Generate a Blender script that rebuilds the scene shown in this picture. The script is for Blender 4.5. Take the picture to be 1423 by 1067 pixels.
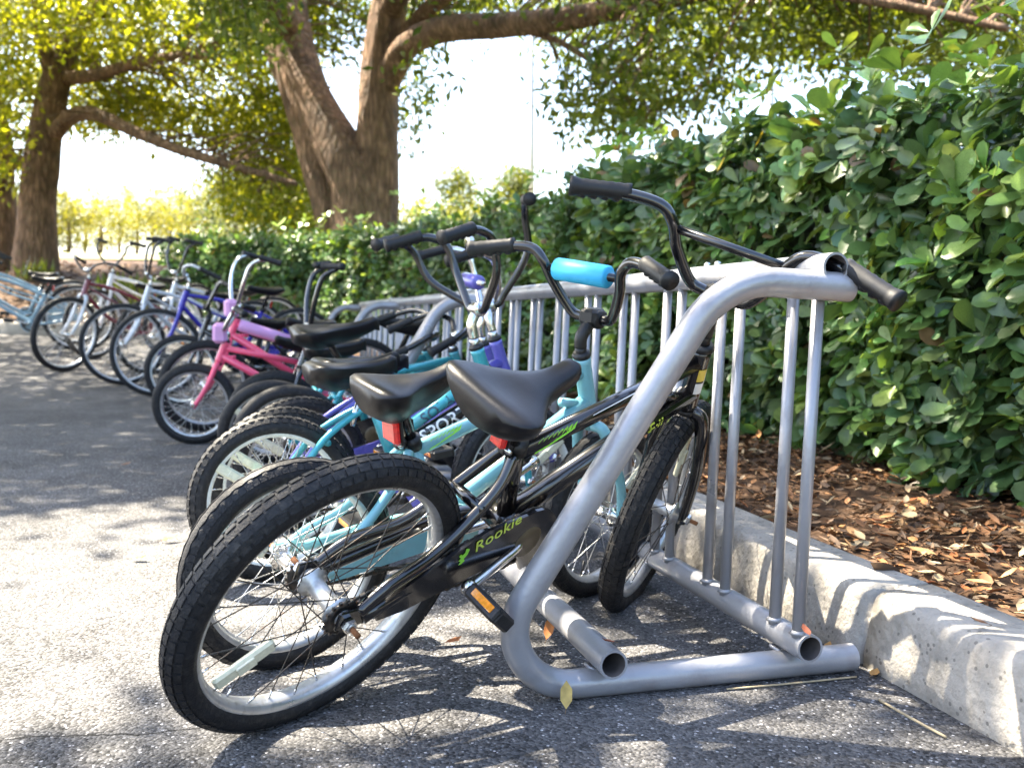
import bpy, math, random
import numpy as np
from mathutils import Vector, Matrix, noise as mnoise
random.seed(7); rng = np.random.default_rng(11)
R_ = math.radians
scene = bpy.context.scene
for o in list(bpy.data.objects): bpy.data.objects.remove(o, do_unlink=True)
col = scene.collection

# ------------------------------------------------------------------ camera
PW, PH, FPX, CAMH = 1423.0, 1067.0, 1300.0, 0.65
PITCH, YAW = R_(4.289), R_(16.109)
cam_d = bpy.data.cameras.new('camera'); cam = bpy.data.objects.new('camera', cam_d); col.objects.link(cam)
cam.location = (0, 0, CAMH); cam.rotation_euler = (math.pi/2 - PITCH, 0, -YAW)
cam_d.sensor_width = 36; cam_d.lens = FPX/PW*36; cam_d.clip_start = 0.05; cam_d.clip_end = 2000
cam_d.dof.use_dof = True; cam_d.dof.focus_distance = 1.62; cam_d.dof.aperture_fstop = 5.2
scene.camera = cam
# ------------------------------------------------------------------ sky, sun, exposure
SUN_EL, SUN_AZ = R_(56), R_(-45)       # azimuth measured from +Y towards +X
S = Vector((math.sin(SUN_AZ)*math.cos(SUN_EL), math.cos(SUN_AZ)*math.cos(SUN_EL), math.sin(SUN_EL)))
world = bpy.data.worlds.new('World'); scene.world = world; world.use_nodes = True
wn = world.node_tree; bgn = wn.nodes['Background']
sky = wn.nodes.new('ShaderNodeTexSky'); sky.sky_type = 'NISHITA'; sky.sun_disc = False
sky.sun_elevation = SUN_EL; sky.sun_rotation = SUN_AZ; sky.air_density = 1.0; sky.dust_density = 3.0; sky.ozone_density = 1.0
wn.links.new(sky.outputs[0], bgn.inputs[0]); bgn.inputs[1].default_value = 0.10
sd = bpy.data.lights.new('sun', 'SUN'); sd.energy = 5.0; sd.angle = R_(0.53); sd.color = (1.0, 0.90, 0.72)
sun = bpy.data.objects.new('sun', sd); col.objects.link(sun); sun.rotation_euler = S.to_track_quat('Z', 'Y').to_euler()
scene.view_settings.view_transform = 'Standard'; scene.view_settings.look = 'None'
scene.view_settings.exposure = 3.0; scene.view_settings.gamma = 1.0
scene.render.engine = 'CYCLES'

FW = Vector((math.sin(YAW)*math.cos(PITCH), math.cos(YAW)*math.cos(PITCH), -math.sin(PITCH)))
RT = Vector((math.cos(YAW), -math.sin(YAW), 0)); UPV = RT.cross(FW)
CAMO = Vector((0, 0, CAMH))
def at(px, py, depth):                    # point seen at a photo pixel, 'depth' metres ahead
    return CAMO + FW*depth + RT*((px-PW/2)/FPX*depth) - UPV*((py-PH/2)/FPX*depth)

# ------------------------------------------------------------------ materials
def lnk(nt, a, b): nt.links.new(a, b)
def mat(name, colr, rough=.5, metal=0., var=.15, vscale=8., bump=0., bscale=60., spec=.5, coat=0., attr=False, transl=0., dirt=None, dirtamt=.0):
    m = bpy.data.materials.new(name); m.use_nodes = True; nt = m.node_tree; N = nt.nodes
    p = N['Principled BSDF']; p.inputs['Roughness'].default_value = rough; p.inputs['Metallic'].default_value = metal
    p.inputs['Specular IOR Level'].default_value = spec
    if coat: p.inputs['Coat Weight'].default_value = coat; p.inputs['Coat Roughness'].default_value = .08
    tc = N.new('ShaderNodeTexCoord')
    nz = N.new('ShaderNodeTexNoise'); nz.inputs['Scale'].default_value = vscale; nz.inputs['Detail'].default_value = 6
    lnk(nt, tc.outputs['Object'], nz.inputs['Vector'])
    rmp = N.new('ShaderNodeMapRange'); rmp.inputs[1].default_value = .3; rmp.inputs[2].default_value = .7
    rmp.inputs[3].default_value = 1-var; rmp.inputs[4].default_value = 1+var
    lnk(nt, nz.outputs['Fac'], rmp.inputs[0])
    mul = N.new('ShaderNodeMix'); mul.data_type = 'RGBA'; mul.blend_type = 'MULTIPLY'; mul.inputs[0].default_value = 1
    if attr:
        at_ = N.new('ShaderNodeAttribute'); at_.attribute_name = 'Col'; lnk(nt, at_.outputs['Color'], mul.inputs[6])
    else: mul.inputs[6].default_value = (*colr, 1)
    lnk(nt, rmp.outputs[0], mul.inputs[7])
    outc = mul.outputs[2]
    if dirt:
        n2 = N.new('ShaderNodeTexNoise'); n2.inputs['Scale'].default_value = vscale*3; n2.inputs['Detail'].default_value = 8
        lnk(nt, tc.outputs['Object'], n2.inputs['Vector'])
        r2 = N.new('ShaderNodeMapRange'); r2.inputs[1].default_value = .52; r2.inputs[2].default_value = .72; r2.inputs[4].default_value = dirtamt
        lnk(nt, n2.outputs['Fac'], r2.inputs[0])
        mx = N.new('ShaderNodeMix'); mx.data_type = 'RGBA'; mx.inputs[7].default_value = (*dirt, 1)
        lnk(nt, r2.outputs[0], mx.inputs[0]); lnk(nt, outc, mx.inputs[6]); outc = mx.outputs[2]
    lnk(nt, outc, p.inputs['Base Color'])
    rr = N.new('ShaderNodeMapRange'); rr.inputs[1].default_value = .3; rr.inputs[2].default_value = .7
    rr.inputs[3].default_value = max(.03, rough*.8); rr.inputs[4].default_value = min(1, rough*1.25)
    lnk(nt, nz.outputs['Fac'], rr.inputs[0]); lnk(nt, rr.outputs[0], p.inputs['Roughness'])
    if bump:
        b = N.new('ShaderNodeBump'); b.inputs['Strength'].default_value = bump; b.inputs['Distance'].default_value = .01
        n3 = N.new('ShaderNodeTexNoise'); n3.inputs['Scale'].default_value = bscale; n3.inputs['Detail'].default_value = 5
        lnk(nt, tc.outputs['Object'], n3.inputs['Vector']); lnk(nt, n3.outputs['Fac'], b.inputs['Height']); lnk(nt, b.outputs[0], p.inputs['Normal'])
    if transl:
        t = N.new('ShaderNodeBsdfTranslucent'); ms = N.new('ShaderNodeMixShader'); ms.inputs[0].default_value = transl
        hs = N.new('ShaderNodeMix'); hs.data_type = 'RGBA'; hs.blend_type = 'MULTIPLY'; hs.inputs[0].default_value = 1
        hs.inputs[7].default_value = (1.5, 1.35, .5, 1); lnk(nt, outc, hs.inputs[6])
        lnk(nt, hs.outputs[2], t.inputs['Color'])
        lnk(nt, p.outputs[0], ms.inputs[1]); lnk(nt, t.outputs[0], ms.inputs[2]); lnk(nt, ms.outputs[0], N['Material Output'].inputs['Surface'])
    return m
M = {}
M['rubber'] = mat('tyre_rubber', (.0095, .0095, .011), .6, var=.3, vscale=30, bump=.25, bscale=250, dirt=(.07, .062, .055), dirtamt=.4, spec=.4)
M['tread'] = M['rubber']
M['chrome'] = mat('chrome', (.72, .72, .72), .16, 1, var=.12, vscale=40, dirt=(.22, .12, .06), dirtamt=.25)
M['alloy'] = mat('alloy_rim', (.52, .53, .54), .34, .75, var=.12, vscale=25, dirt=(.2, .18, .15), dirtamt=.4)
M['cream_rim'] = mat('cream_rim', (.68, .70, .66), .4, 0, var=.08, vscale=20, dirt=(.3, .25, .2), dirtamt=.35)
M['spoke'] = mat('spoke_steel', (.55, .54, .52), .3, .9, var=.2, vscale=60)
M['black_spoke'] = mat('dark_steel', (.07, .067, .063), .4, .8, var=.3, vscale=60, dirt=(.2, .09, .04), dirtamt=.5)
M['black_paint'] = mat('black_paint', (.004, .0037, .005), .2, 0, var=.2, vscale=12, spec=.6, coat=.6, dirt=(.06, .055, .05), dirtamt=.08)
M['black_plastic'] = mat('black_plastic', (.007, .007, .008), .45, 0, var=.25, vscale=15, bump=.1, bscale=300, dirt=(.05, .05, .05), dirtamt=.1)
M['vinyl'] = mat('saddle_vinyl', (.004, .0037, .005), .36, 0, var=.2, vscale=10, bump=.06, bscale=350, spec=.4, dirt=(.03, .028, .026), dirtamt=.12)
M['grip'] = mat('grip_rubber', (.007, .007, .008), .55, 0, var=.2, vscale=20, spec=.5)
M['teal'] = mat('teal_paint', (.20, .47, .52), .28, 0, var=.08, vscale=8, coat=.5, dirt=(.2, .2, .18), dirtamt=.25)
M['teal2'] = mat('bright_teal_paint', (.045, .33, .38), .26, 0.2, var=.08, vscale=8, coat=.5, dirt=(.2, .2, .18), dirtamt=.2)
M['pad_blue'] = mat('blue_pad', (.04, .42, .72), .45, 0, var=.08, vscale=20)
M['violet'] = mat('violet_paint', (.13, .12, .48), .28, 0.1, var=.08, coat=.5)
M['blue'] = mat('deep_blue_paint', (.035, .025, .34), .25, 0.1, var=.08, coat=.5)
M['pink'] = mat('pink_paint', (.85, .09, .18), .3, 0, var=.08, coat=.4)
M['lavender'] = mat('lavender_vinyl', (.66, .33, .60), .45, 0, var=.08)
M['silver'] = mat('silver_paint', (.55, .57, .6), .28, .3, var=.08, coat=.3)
M['maroon'] = mat('maroon_paint', (.16, .015, .03), .26, 0, var=.1, coat=.5)
M['white'] = mat('white_paint', (.75, .76, .76), .3, 0, var=.06, coat=.3)
M['sky_paint'] = mat('pale_blue_paint', (.22, .34, .43), .28, 0, var=.08, coat=.4)
M['green_print'] = mat('green_print', (.28, .72, .05), .45, var=.08, vscale=40)
M['lime_print'] = mat('lime_print', (.55, .68, .08), .45, var=.08, vscale=40)
M['white_print'] = mat('white_print', (.8, .8, .78), .4, var=.05)
M['gold_print'] = mat('gold_print', (.72, .66, .42), .4, .2, var=.1)
M['dark_print'] = mat('dark_print', (.03, .06, .09), .4, var=.1)
M['yellow_print'] = mat('yellow_print', (.75, .55, .08), .4, var=.05)
M['red_refl'] = mat('red_reflector', (.75, .02, .015), .12, 0, var=.25, vscale=120, spec=.8, coat=.8)
M['amber_refl'] = mat('amber_reflector', (.85, .28, .01), .15, 0, var=.2, vscale=150, spec=.8, coat=.8)
M['clear_refl'] = mat('wheel_reflector', (.70, .68, .50), .2, 0, var=.12, vscale=140, spec=.8, coat=.5)
M['bronze'] = mat('worn_brown_plastic', (.10, .075, .04), .5, 0, var=.4, vscale=30)
M['rust'] = mat('rusty_steel', (.22, .09, .035), .8, .3, var=.4, vscale=40)
M['galv'] = mat('galvanised_paint', (.33, .33, .35), .33, .35, var=.10, vscale=6, bump=.08, bscale=120, dirt=(.17, .14, .12), dirtamt=.35)
M['galv_in'] = mat('tube_inside', (.10, .085, .08), .8, .2, var=.3, vscale=30)
M['bark'] = mat('bark', (.23, .145, .095), .9, 0, var=.45, vscale=5, bump=1.0, bscale=14, spec=.2, dirt=(.10, .12, .05), dirtamt=.35)
def bark_mat():
    m = M['bark']; nt = m.node_tree; N = nt.nodes; p = N['Principled BSDF']
    tc = N.new('ShaderNodeTexCoord'); mp = N.new('ShaderNodeMapping'); mp.inputs['Scale'].default_value = (1, 1, .22); lnk(nt, tc.outputs['Object'], mp.inputs[0])
    n = N.new('ShaderNodeTexNoise'); n.inputs['Scale'].default_value = 22; n.inputs['Detail'].default_value = 8; n.inputs['Roughness'].default_value = .65; lnk(nt, mp.outputs[0], n.inputs['Vector'])
    v = N.new('ShaderNodeTexVoronoi'); v.feature = 'DISTANCE_TO_EDGE'; v.inputs['Scale'].default_value = 16; lnk(nt, mp.outputs[0], v.inputs['Vector'])
    a = N.new('ShaderNodeMath'); a.operation = 'MULTIPLY_ADD'; lnk(nt, v.outputs['Distance'], a.inputs[0]); a.inputs[1].default_value = 1.4; lnk(nt, n.outputs['Fac'], a.inputs[2])
    b = N.new('ShaderNodeBump'); b.inputs['Strength'].default_value = 1; b.inputs['Distance'].default_value = .05; lnk(nt, a.outputs[0], b.inputs['Height']); lnk(nt, b.outputs[0], p.inputs['Normal'])
    r = N.new('ShaderNodeMapRange'); r.inputs[1].default_value = .35; r.inputs[2].default_value = 1.1; r.inputs[3].default_value = .45; r.inputs[4].default_value = 1.25; lnk(nt, a.outputs[0], r.inputs[0])
    src = p.inputs['Base Color'].links[0].from_socket; mx = N.new('ShaderNodeMix'); mx.data_type = 'RGBA'; mx.blend_type = 'MULTIPLY'; mx.inputs[0].default_value = 1
    lnk(nt, src, mx.inputs[6]); lnk(nt, r.outputs[0], mx.inputs[7]); lnk(nt, mx.outputs[2], p.inputs['Base Color'])
bark_mat()
M['stem'] = mat('twig', (.14, .09, .05), .8, 0, var=.3, vscale=20)
M['hleaf'] = mat('hedge_leaf', (0, 0, 0), .34, attr=True, var=.22, vscale=40, transl=.22, spec=.55)
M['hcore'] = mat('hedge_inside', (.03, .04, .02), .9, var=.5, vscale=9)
M['tleaf'] = mat('tree_leaf', (0, 0, 0), .45, attr=True, var=.15, vscale=3, transl=.5, spec=.4)
M['dry'] = mat('dry_leaf', (0, 0, 0), .7, attr=True, var=.25, vscale=60, spec=.25)
M['pole'] = mat('pole_steel', (.42, .42, .42), .5, .4, var=.1)
M['straw'] = mat('straw', (.36, .29, .18), .8, var=.3, vscale=40)

def asphalt():
    m = bpy.data.materials.new('asphalt'); m.use_nodes = True; nt = m.node_tree; N = nt.nodes; p = N['Principled BSDF']
    tc = N.new('ShaderNodeTexCoord'); g = tc.outputs['Object']
    def noise(s, d=6):
        n = N.new('ShaderNodeTexNoise'); n.inputs['Scale'].default_value = s; n.inputs['Detail'].default_value = d; lnk(nt, g, n.inputs['Vector']); return n.outputs['Fac']
    def mr(x, a, b, c, d):
        r = N.new('ShaderNodeMapRange'); r.inputs[1].default_value = a; r.inputs[2].default_value = b; r.inputs[3].default_value = c; r.inputs[4].default_value = d; lnk(nt, x, r.inputs[0]); return r.outputs[0]
    def mth(op, a, b):
        x = N.new('ShaderNodeMath'); x.operation = op
        for i, v in enumerate((a, b)):
            if isinstance(v, (int, float)): x.inputs[i].default_value = v
            else: lnk(nt, v, x.inputs[i])
        return x.outputs[0]
    v = N.new('ShaderNodeTexVoronoi'); v.inputs['Scale'].default_value = 190; lnk(nt, g, v.inputs['Vector'])
    vs = N.new('ShaderNodeSeparateColor'); lnk(nt, v.outputs['Color'], vs.inputs[0])
    v2 = N.new('ShaderNodeTexVoronoi'); v2.inputs['Scale'].default_value = 170; lnk(nt, g, v2.inputs['Vector'])
    vs2 = N.new('ShaderNodeSeparateColor'); lnk(nt, v2.outputs['Color'], vs2.inputs[0])
    base = mth('ADD', mr(noise(.7), .3, .7, .058, .104), mr(noise(9), .3, .7, -.012, .012))
    base = mth('MULTIPLY', base, mr(noise(2.3, 9), .40, .62, .72, 1.08))
    base = mth('ADD', base, mr(vs.outputs[0], 0, 1, -.042, .06))
    speck = mth('MULTIPLY', mth('GREATER_THAN', vs2.outputs[1], .86), mth('LESS_THAN', v2.outputs['Distance'], .42))
    speck = mth('MULTIPLY', speck, mr(vs2.outputs[2], 0, 1, .06, .36))
    base = mth('ADD', base, speck)
    # one wandering crack
    sp = N.new('ShaderNodeSeparateXYZ'); lnk(nt, g, sp.inputs[0])
    wob = mth('MULTIPLY', mth('SUBTRACT', noise(5, 8), .5), .10)
    d = mth('ABSOLUTE', mth('SUBTRACT', mth('ADD', mth('MULTIPLY', sp.outputs[0], -.12), mth('ADD', wob, 1.50)), sp.outputs[1]), 0)
    crack = mth('MULTIPLY', mth('LESS_THAN', d, .0022), mth('LESS_THAN', sp.outputs[0], -.02))
    base = mth('MULTIPLY', base, mth('SUBTRACT', 1, mth('MULTIPLY', crack, .85)))
    cr = N.new('ShaderNodeCombineColor'); lnk(nt, mth('MULTIPLY', base, 1.0), cr.inputs[0]); lnk(nt, mth('MULTIPLY', base, .98), cr.inputs[1]); lnk(nt, mth('MULTIPLY', base, 1.0), cr.inputs[2])
    lnk(nt, cr.outputs[0], p.inputs['Base Color']); p.inputs['Roughness'].default_value = .85; p.inputs['Specular IOR Level'].default_value = .3
    b = N.new('ShaderNodeBump'); b.inputs['Strength'].default_value = .8; b.inputs['Distance'].default_value = .004
    hh = mth('ADD', mth('MULTIPLY', v.outputs['Distance'], -1.2), mth('MULTIPLY', noise(60), .8))
    hh = mth('SUBTRACT', hh, mth('MULTIPLY', crack, 2.))
    lnk(nt, hh, b.inputs['Height']); lnk(nt, b.outputs[0], p.inputs['Normal'])
    return m
M['asphalt'] = asphalt()
def concrete():
    m = mat('kerb_concrete', (.37, .34, .30), .85, 0, var=.22, vscale=7, bump=.6, bscale=70, spec=.3, dirt=(.16, .15, .13), dirtamt=.55)
    nt = m.node_tree; N = nt.nodes; p = N['Principled BSDF']
    v = N.new('ShaderNodeTexVoronoi'); v.inputs['Scale'].default_value = 85
    tc = N.new('ShaderNodeTexCoord'); lnk(nt, tc.outputs['Object'], v.inputs['Vector'])
    sc = N.new('ShaderNodeSeparateColor'); lnk(nt, v.outputs['Color'], sc.inputs[0])
    a = N.new('ShaderNodeMath'); a.operation = 'GREATER_THAN'; a.inputs[1].default_value = .8; lnk(nt, sc.outputs[0], a.inputs[0])
    b = N.new('ShaderNodeMath'); b.operation = 'LESS_THAN'; b.inputs[1].default_value = .28; lnk(nt, v.outputs['Distance'], b.inputs[0])
    c = N.new('ShaderNodeMath'); c.operation = 'MULTIPLY'; lnk(nt, a.outputs[0], c.inputs[0]); lnk(nt, b.outputs[0], c.inputs[1])
    d = N.new('ShaderNodeMath'); d.operation = 'MULTIPLY'; d.inputs[1].default_value = .6; lnk(nt, c.outputs[0], d.inputs[0])
    src = p.inputs['Base Color'].links[0].from_socket
    mx = N.new('ShaderNodeMix'); mx.data_type = 'RGBA'; lnk(nt, d.outputs[0], mx.inputs[0]); lnk(nt, src, mx.inputs[6]); mx.inputs[7].default_value = (.10, .09, .08, 1)
    lnk(nt, mx.outputs[2], p.inputs['Base Color'])
    return m
M['concrete'] = concrete()
M['grass'] = mat('lawn', (.13, .13, .03), .9, 0, var=.35, vscale=.6, bump=.6, bscale=20)
M['soil'] = mat('mulch_soil', (.075, .045, .028), .95, 0, var=.5, vscale=14, bump=1, bscale=40, spec=.15)
M['path'] = mat('pale_path', (.22, .15, .12), .9, 0, var=.12, vscale=1)

# ------------------------------------------------------------------ mesh helpers
class MB:
    def __init__(s): s.v = []; s.f = []; s.sm = []; s.mi = []; s.mats = []
    def mid(s, m):
        if m not in s.mats: s.mats.append(m)
        return s.mats.index(m)
    def add(s, vs, fs, m, smooth=True, X=None):
        b = len(s.v); i = s.mid(m)
        s.v += [tuple(X @ Vector(p)) if X is not None else tuple(p) for p in vs]
        s.f += [[b+k for k in f] for f in fs]; s.sm += [smooth]*len(fs); s.mi += [i]*len(fs)
    def ring_loft(s, rings, m, cap=True, smooth=True, closed=False, X=None):
        n = len(rings[0]); vs = [p for r in rings for p in r]; fs = []
        K = len(rings)
        for a in range(K if closed else K-1):
            b = (a+1) % K
            for j in range(n):
                k = (j+1) % n; fs.append([a*n+j, a*n+k, b*n+k, b*n+j])
        if cap and not closed: fs.append(list(range(n))[::-1]); fs.append([(K-1)*n+j for j in range(n)])
        s.add(vs, fs, m, smooth, X)
    def tube(s, pts, r, m, n=10, cap=True, X=None, closed=False, flat=1.0):
        pts = [Vector(p) for p in pts]; K = len(pts)
        rs = r if isinstance(r, (list, tuple)) else [r]*K
        rings = []; up = None
        for i in range(K):
            if closed: t = (pts[(i+1) % K]-pts[i-1]).normalized()
            else: t = (pts[min(i+1, K-1)]-pts[max(i-1, 0)]).normalized()
            if up is None:
                up = Vector((0, 0, 1)) if abs(t.z) < .9 else Vector((1, 0, 0))
            a = t.cross(up)
            if a.length < 1e-6: a = t.orthogonal()
            a.normalize(); b = a.cross(t).normalized(); up = b
            rings.append([pts[i]+a*math.cos(2*math.pi*j/n)*rs[i]+b*math.sin(2*math.pi*j/n)*rs[i]*flat for j in range(n)])
        s.ring_loft(rings, m, cap, True, closed, X)
    def lathe(s, prof, m, n=24, axis='Y', cen=(0, 0, 0), X=None, closed=False, smooth=True):
        c = Vector(cen); rings = []
        for (r, h) in prof:
            R = []
            for j in range(n):
                a = 2*math.pi*j/n; x, y = r*math.cos(a), r*math.sin(a)
                p = {'Y': (x, h, y), 'Z': (x, y, h), 'X': (h, x, y)}[axis]; R.append(c+Vector(p))
            rings.append(R)
        s.ring_loft(rings, m, not closed, smooth, closed, X)
    def box(s, c, d, m, X=None, bev=0.0):
        cx, cy, cz = c; dx, dy, dz = d[0]/2, d[1]/2, d[2]/2
        if bev:
            b = bev; pr = [(-dx+b, -dy), (dx-b, -dy), (dx, -dy+b), (dx, dy-b), (dx-b, dy), (-dx+b, dy), (-dx, dy-b), (-dx, -dy+b)]
            rr = [[(cx+x*(1-b/dx if q else 1), cy+y*(1-b/dy if q else 1), cz+z) for x, y in pr] for z, q in ((-dz, 1), (-dz+b, 0), (dz-b, 0), (dz, 1))]
            s.ring_loft([[Vector(p) for p in r] for r in rr], m, True, False, False, X); return
        vs = [(cx+i*dx, cy+j*dy, cz+k*dz) for i in (-1, 1) for j in (-1, 1) for k in (-1, 1)]
        s.add(vs, [[0, 1, 3, 2], [4, 6, 7, 5], [0, 4, 5, 1], [2, 3, 7, 6], [0, 2, 6, 4], [1, 5, 7, 3]], m, False, X)
    def mesh(s, name):
        me = bpy.data.meshes.new(name); me.from_pydata(s.v, [], s.f); 
        for m in s.mats: me.materials.append(m)
        me.polygons.foreach_set('use_smooth', s.sm); me.polygons.foreach_set('material_index', s.mi); me.update(); return me
    def build(s, name, parent=None, local=None):
        return link(name, s.mesh(name), parent, local)
def link(name, me, parent=None, local=None):
    o = bpy.data.objects.new(name, me); col.objects.link(o)
    if parent: o.parent = parent
    if local is not None: o.matrix_basis = local
    return o
def tag(o, label=None, cat=None, group=None, kind=None):
    if label: o['label'] = label
    if cat: o['category'] = cat
    if group: o['group'] = group
    if kind: o['kind'] = kind
    return o
def smooth_path(pts, k=6):                # Catmull-Rom through points
    P = [Vector(p) for p in pts]; out = []
    for i in range(len(P)-1):
        p0 = P[max(i-1, 0)]; p1 = P[i]; p2 = P[i+1]; p3 = P[min(i+2, len(P)-1)]
        for j in range(k):
            t = j/k; t2, t3 = t*t, t*t*t
            out.append(.5*((2*p1)+(p2-p0)*t+(2*p0-5*p1+4*p2-p3)*t2+(3*p1-p0-3*p2+p3)*t3))
    out.append(P[-1]); return out
def np_mesh(name, V, F, mat_, cols=None, smooth=False):
    """V (n,3), F (m,k) same-size faces, cols per-vertex rgb"""
    me = bpy.data.meshes.new(name); k = F.shape[1]
    me.vertices.add(len(V)); me.vertices.foreach_set('co', V.astype(np.float32).ravel())
    me.loops.add(F.size); me.loops.foreach_set('vertex_index', F.astype(np.int32).ravel())
    me.polygons.add(len(F)); me.polygons.foreach_set('loop_start', np.arange(0, F.size, k, dtype=np.int32))
    me.polygons.foreach_set('loop_total', np.full(len(F), k, dtype=np.int32))
    if smooth: me.polygons.foreach_set('use_smooth', np.ones(len(F), dtype=bool))
    me.update(calc_edges=True)
    if cols is not None:
        ca = me.color_attributes.new('Col', 'FLOAT_COLOR', 'POINT')
        ca.data.foreach_set('color', np.concatenate([cols, np.ones((len(cols), 1))], 1).astype(np.float32).ravel())
    me.materials.append(mat_); return me

# ------------------------------------------------------------------ terrain
PY = [-400, 7, 8, 9, 10, 11, 12, 13.5, 16, 20, 30, 60, 100, 400]; PZ = [0, 0, .045, .14, .25, .38, .5, .95, 1.3, 1.68, 2.35, 4.2, 6.4, 22]
def gz(x, y): return float(np.interp(y, PY, PZ))
# line of the kerb (front foot) and of the hedge, running away and then bending left
KERB = smooth_path([(1.075, -4, 0), (1.09, 1.2, 0), (1.10, 4, 0), (1.08, 7, 0), (.75, 9.0, 0), (-.2, 10.4, 0), (-2.2, 11.3, 0), (-6, 11.8, 0), (-30, 12.2, 0)], 10)
def grid_sheet(name, xs, ys, fz, m):
    V = np.array([(x, y, fz(x, y)) for y in ys for x in xs]); nx = len(xs)
    F = np.array([[j*nx+i, j*nx+i+1, (j+1)*nx+i+1, (j+1)*nx+i] for j in range(len(ys)-1) for i in range(nx-1)])
    return link(name, np_mesh(name, V, F, m, smooth=True))
xs = [-400, -150, -60, -30, -15, -8, -4, 0, 4, 8, 15, 30, 60, 150, 400]
ys = [-400, -100, -20, -5, 0, 5, 7, 8, 9, 10, 11, 12, 12.7, 13.5, 14.5, 16, 18, 20, 25, 30, 45, 60, 80, 100, 200, 400]
tag(grid_sheet('terrain', xs, ys, lambda x, y: gz(x, y)-.012, M['grass']), kind='structure')
def strip_sheet(name, left, right, m, zoff, nsub=1):
    """sheet between two polylines of equal length"""
    V = []; F = []; n = nsub+1
    for a, b in zip(left, right):
        for k in range(n):
            p = Vector(a).lerp(Vector(b), k/nsub); V.append((p.x, p.y, gz(p.x, p.y)+(zoff(p.x, p.y) if callable(zoff) else zoff)))
    for i in range(len(left)-1):
        for k in range(nsub): F.append([i*n+k, i*n+k+1, (i+1)*n+k+1, (i+1)*n+k])
    return link(name, np_mesh(name, np.array(V), np.array(F), m, smooth=True))
# parking lot: everything left of the kerb line (kerb foot is sunk into it)
lot_r = [Vector((p.x+.03, p.y+.03, 0)) for p in KERB]
lot_l = [Vector((-34, min(p.y, 3), 0)) for p in KERB]
lot_l = [Vector((min(-34., p.x-4), -4+(i/(len(KERB)-1))*10, 0)) for i, p in enumerate(KERB)]
V = []; lot_pts = []
ysl = list(np.arange(-6, 12.3, .4))
def kerb_x(y):
    for a, b in zip(KERB[:-1], KERB[1:]):
        if a.y <= y <= b.y and b.y > a.y: return a.x+(b.x-a.x)*(y-a.y)/(b.y-a.y)
    return KERB[0].x if y < KERB[0].y else -30
LA = [Vector((-34, y, 0)) for y in ysl]; LB = [Vector((kerb_x(y)+.03, y, 0)) for y in ysl]
tag(strip_sheet('parking_lot', LA, LB, M['asphalt'], 0.0, 24), kind='structure')
# kerb sections
def off_path(path, d):
    out = []
    for i, p in enumerate(path):
        t = (path[min(i+1, len(path)-1)]-path[max(i-1, 0)]); t.z = 0; t.normalize(); out.append(p+Vector((t.y, -t.x, 0))*d)
    return out
kerb = tag(link('kerb', None), kind='structure')
PROF = [(0.0, -.05), (.004, .03), (.013, .085), (.018, .112), (.024, .126), (.035, .135), (.055, .139), (.1, .141), (.146, .142), (.152, .137), (.154, -.05)]
def kerb_section(path, gap=.006):
    mb = MB(); rings = []
    path = list(path); a = (path[1]-path[0]).normalized(); path[0] = path[0]+a*gap; b = (path[-1]-path[-2]).normalized(); path[-1] = path[-1]-b*gap
    offs = [off_path(path, d) for d, z in PROF]
    for i in range(len(path)):
        r = []
        for k, (d, z) in enumerate(PROF):
            q = offs[k][i]; w = .0035*mnoise.noise(Vector((q.x*3, q.y*3, z*9)))
            r.append(Vector((q.x+w, q.y, gz(path[i].x, path[i].y)+z+w)))
        rings.append(r)
    rings.insert(0, [p+(a*.003) for p in rings[0]][:]) if False else None
    mb.ring_loft(rings, M['concrete'], True, True)
    return mb.build('kerb_section', kerb)
def resample(path, step):
    L = [0]
    for a, b in zip(path[:-1], path[1:]): L.append(L[-1]+(b-a).length)
    T = L[-1]; n = max(2, int(T/step)); out = []; j = 0
    for i in range(n+1):
        t = T*i/n
        while j < len(L)-2 and L[j+1] < t: j += 1
        f = (t-L[j])/max(1e-9, L[j+1]-L[j]); out.append(path[j].lerp(path[j+1], f))
    return out
KR = resample(KERB, .08)
joints_y = [-1.1, 1.41, 3.9, 6.4]
i0 = 0; secs = []
for jy in joints_y:
    i1 = next(i for i, p in enumerate(KR) if p.y >= jy); secs.append((i0, i1)); i0 = i1
while i0 < len(KR)-2:
    i1 = min(i0+31, len(KR)-1); secs.append((i0, i1)); i0 = i1
for a, b in secs:
    if b-a >= 2: kerb_section(KR[a:b+1])
# planting bed behind the kerb (mulch), with the mound of the trees
BEDA = off_path(KR, .150); BEDB = []
for p in KR:
    BEDB.append(Vector((p.x+9, p.y+2, 0)) if p.y < 7 else Vector((p.x+9*max(0, min(1, (11.3-p.y)/4.3))**1.0, p.y+2+4.2*min(1, (p.y-7)/4), 0)))
bed = tag(strip_sheet('planting_bed', BEDA, BEDB, M['soil'], lambda x, y: .118, 20), kind='structure')
# lane of pale paving far behind the trees
LP = [Vector((x, 21+.02*x, 0)) for x in range(-60, 61, 6)]; LQ = [Vector((x, 24+.02*x, 0)) for x in range(-60, 61, 6)]
tag(strip_sheet('far_path', LP, LQ, M['path'], .06), kind='structure')

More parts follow.
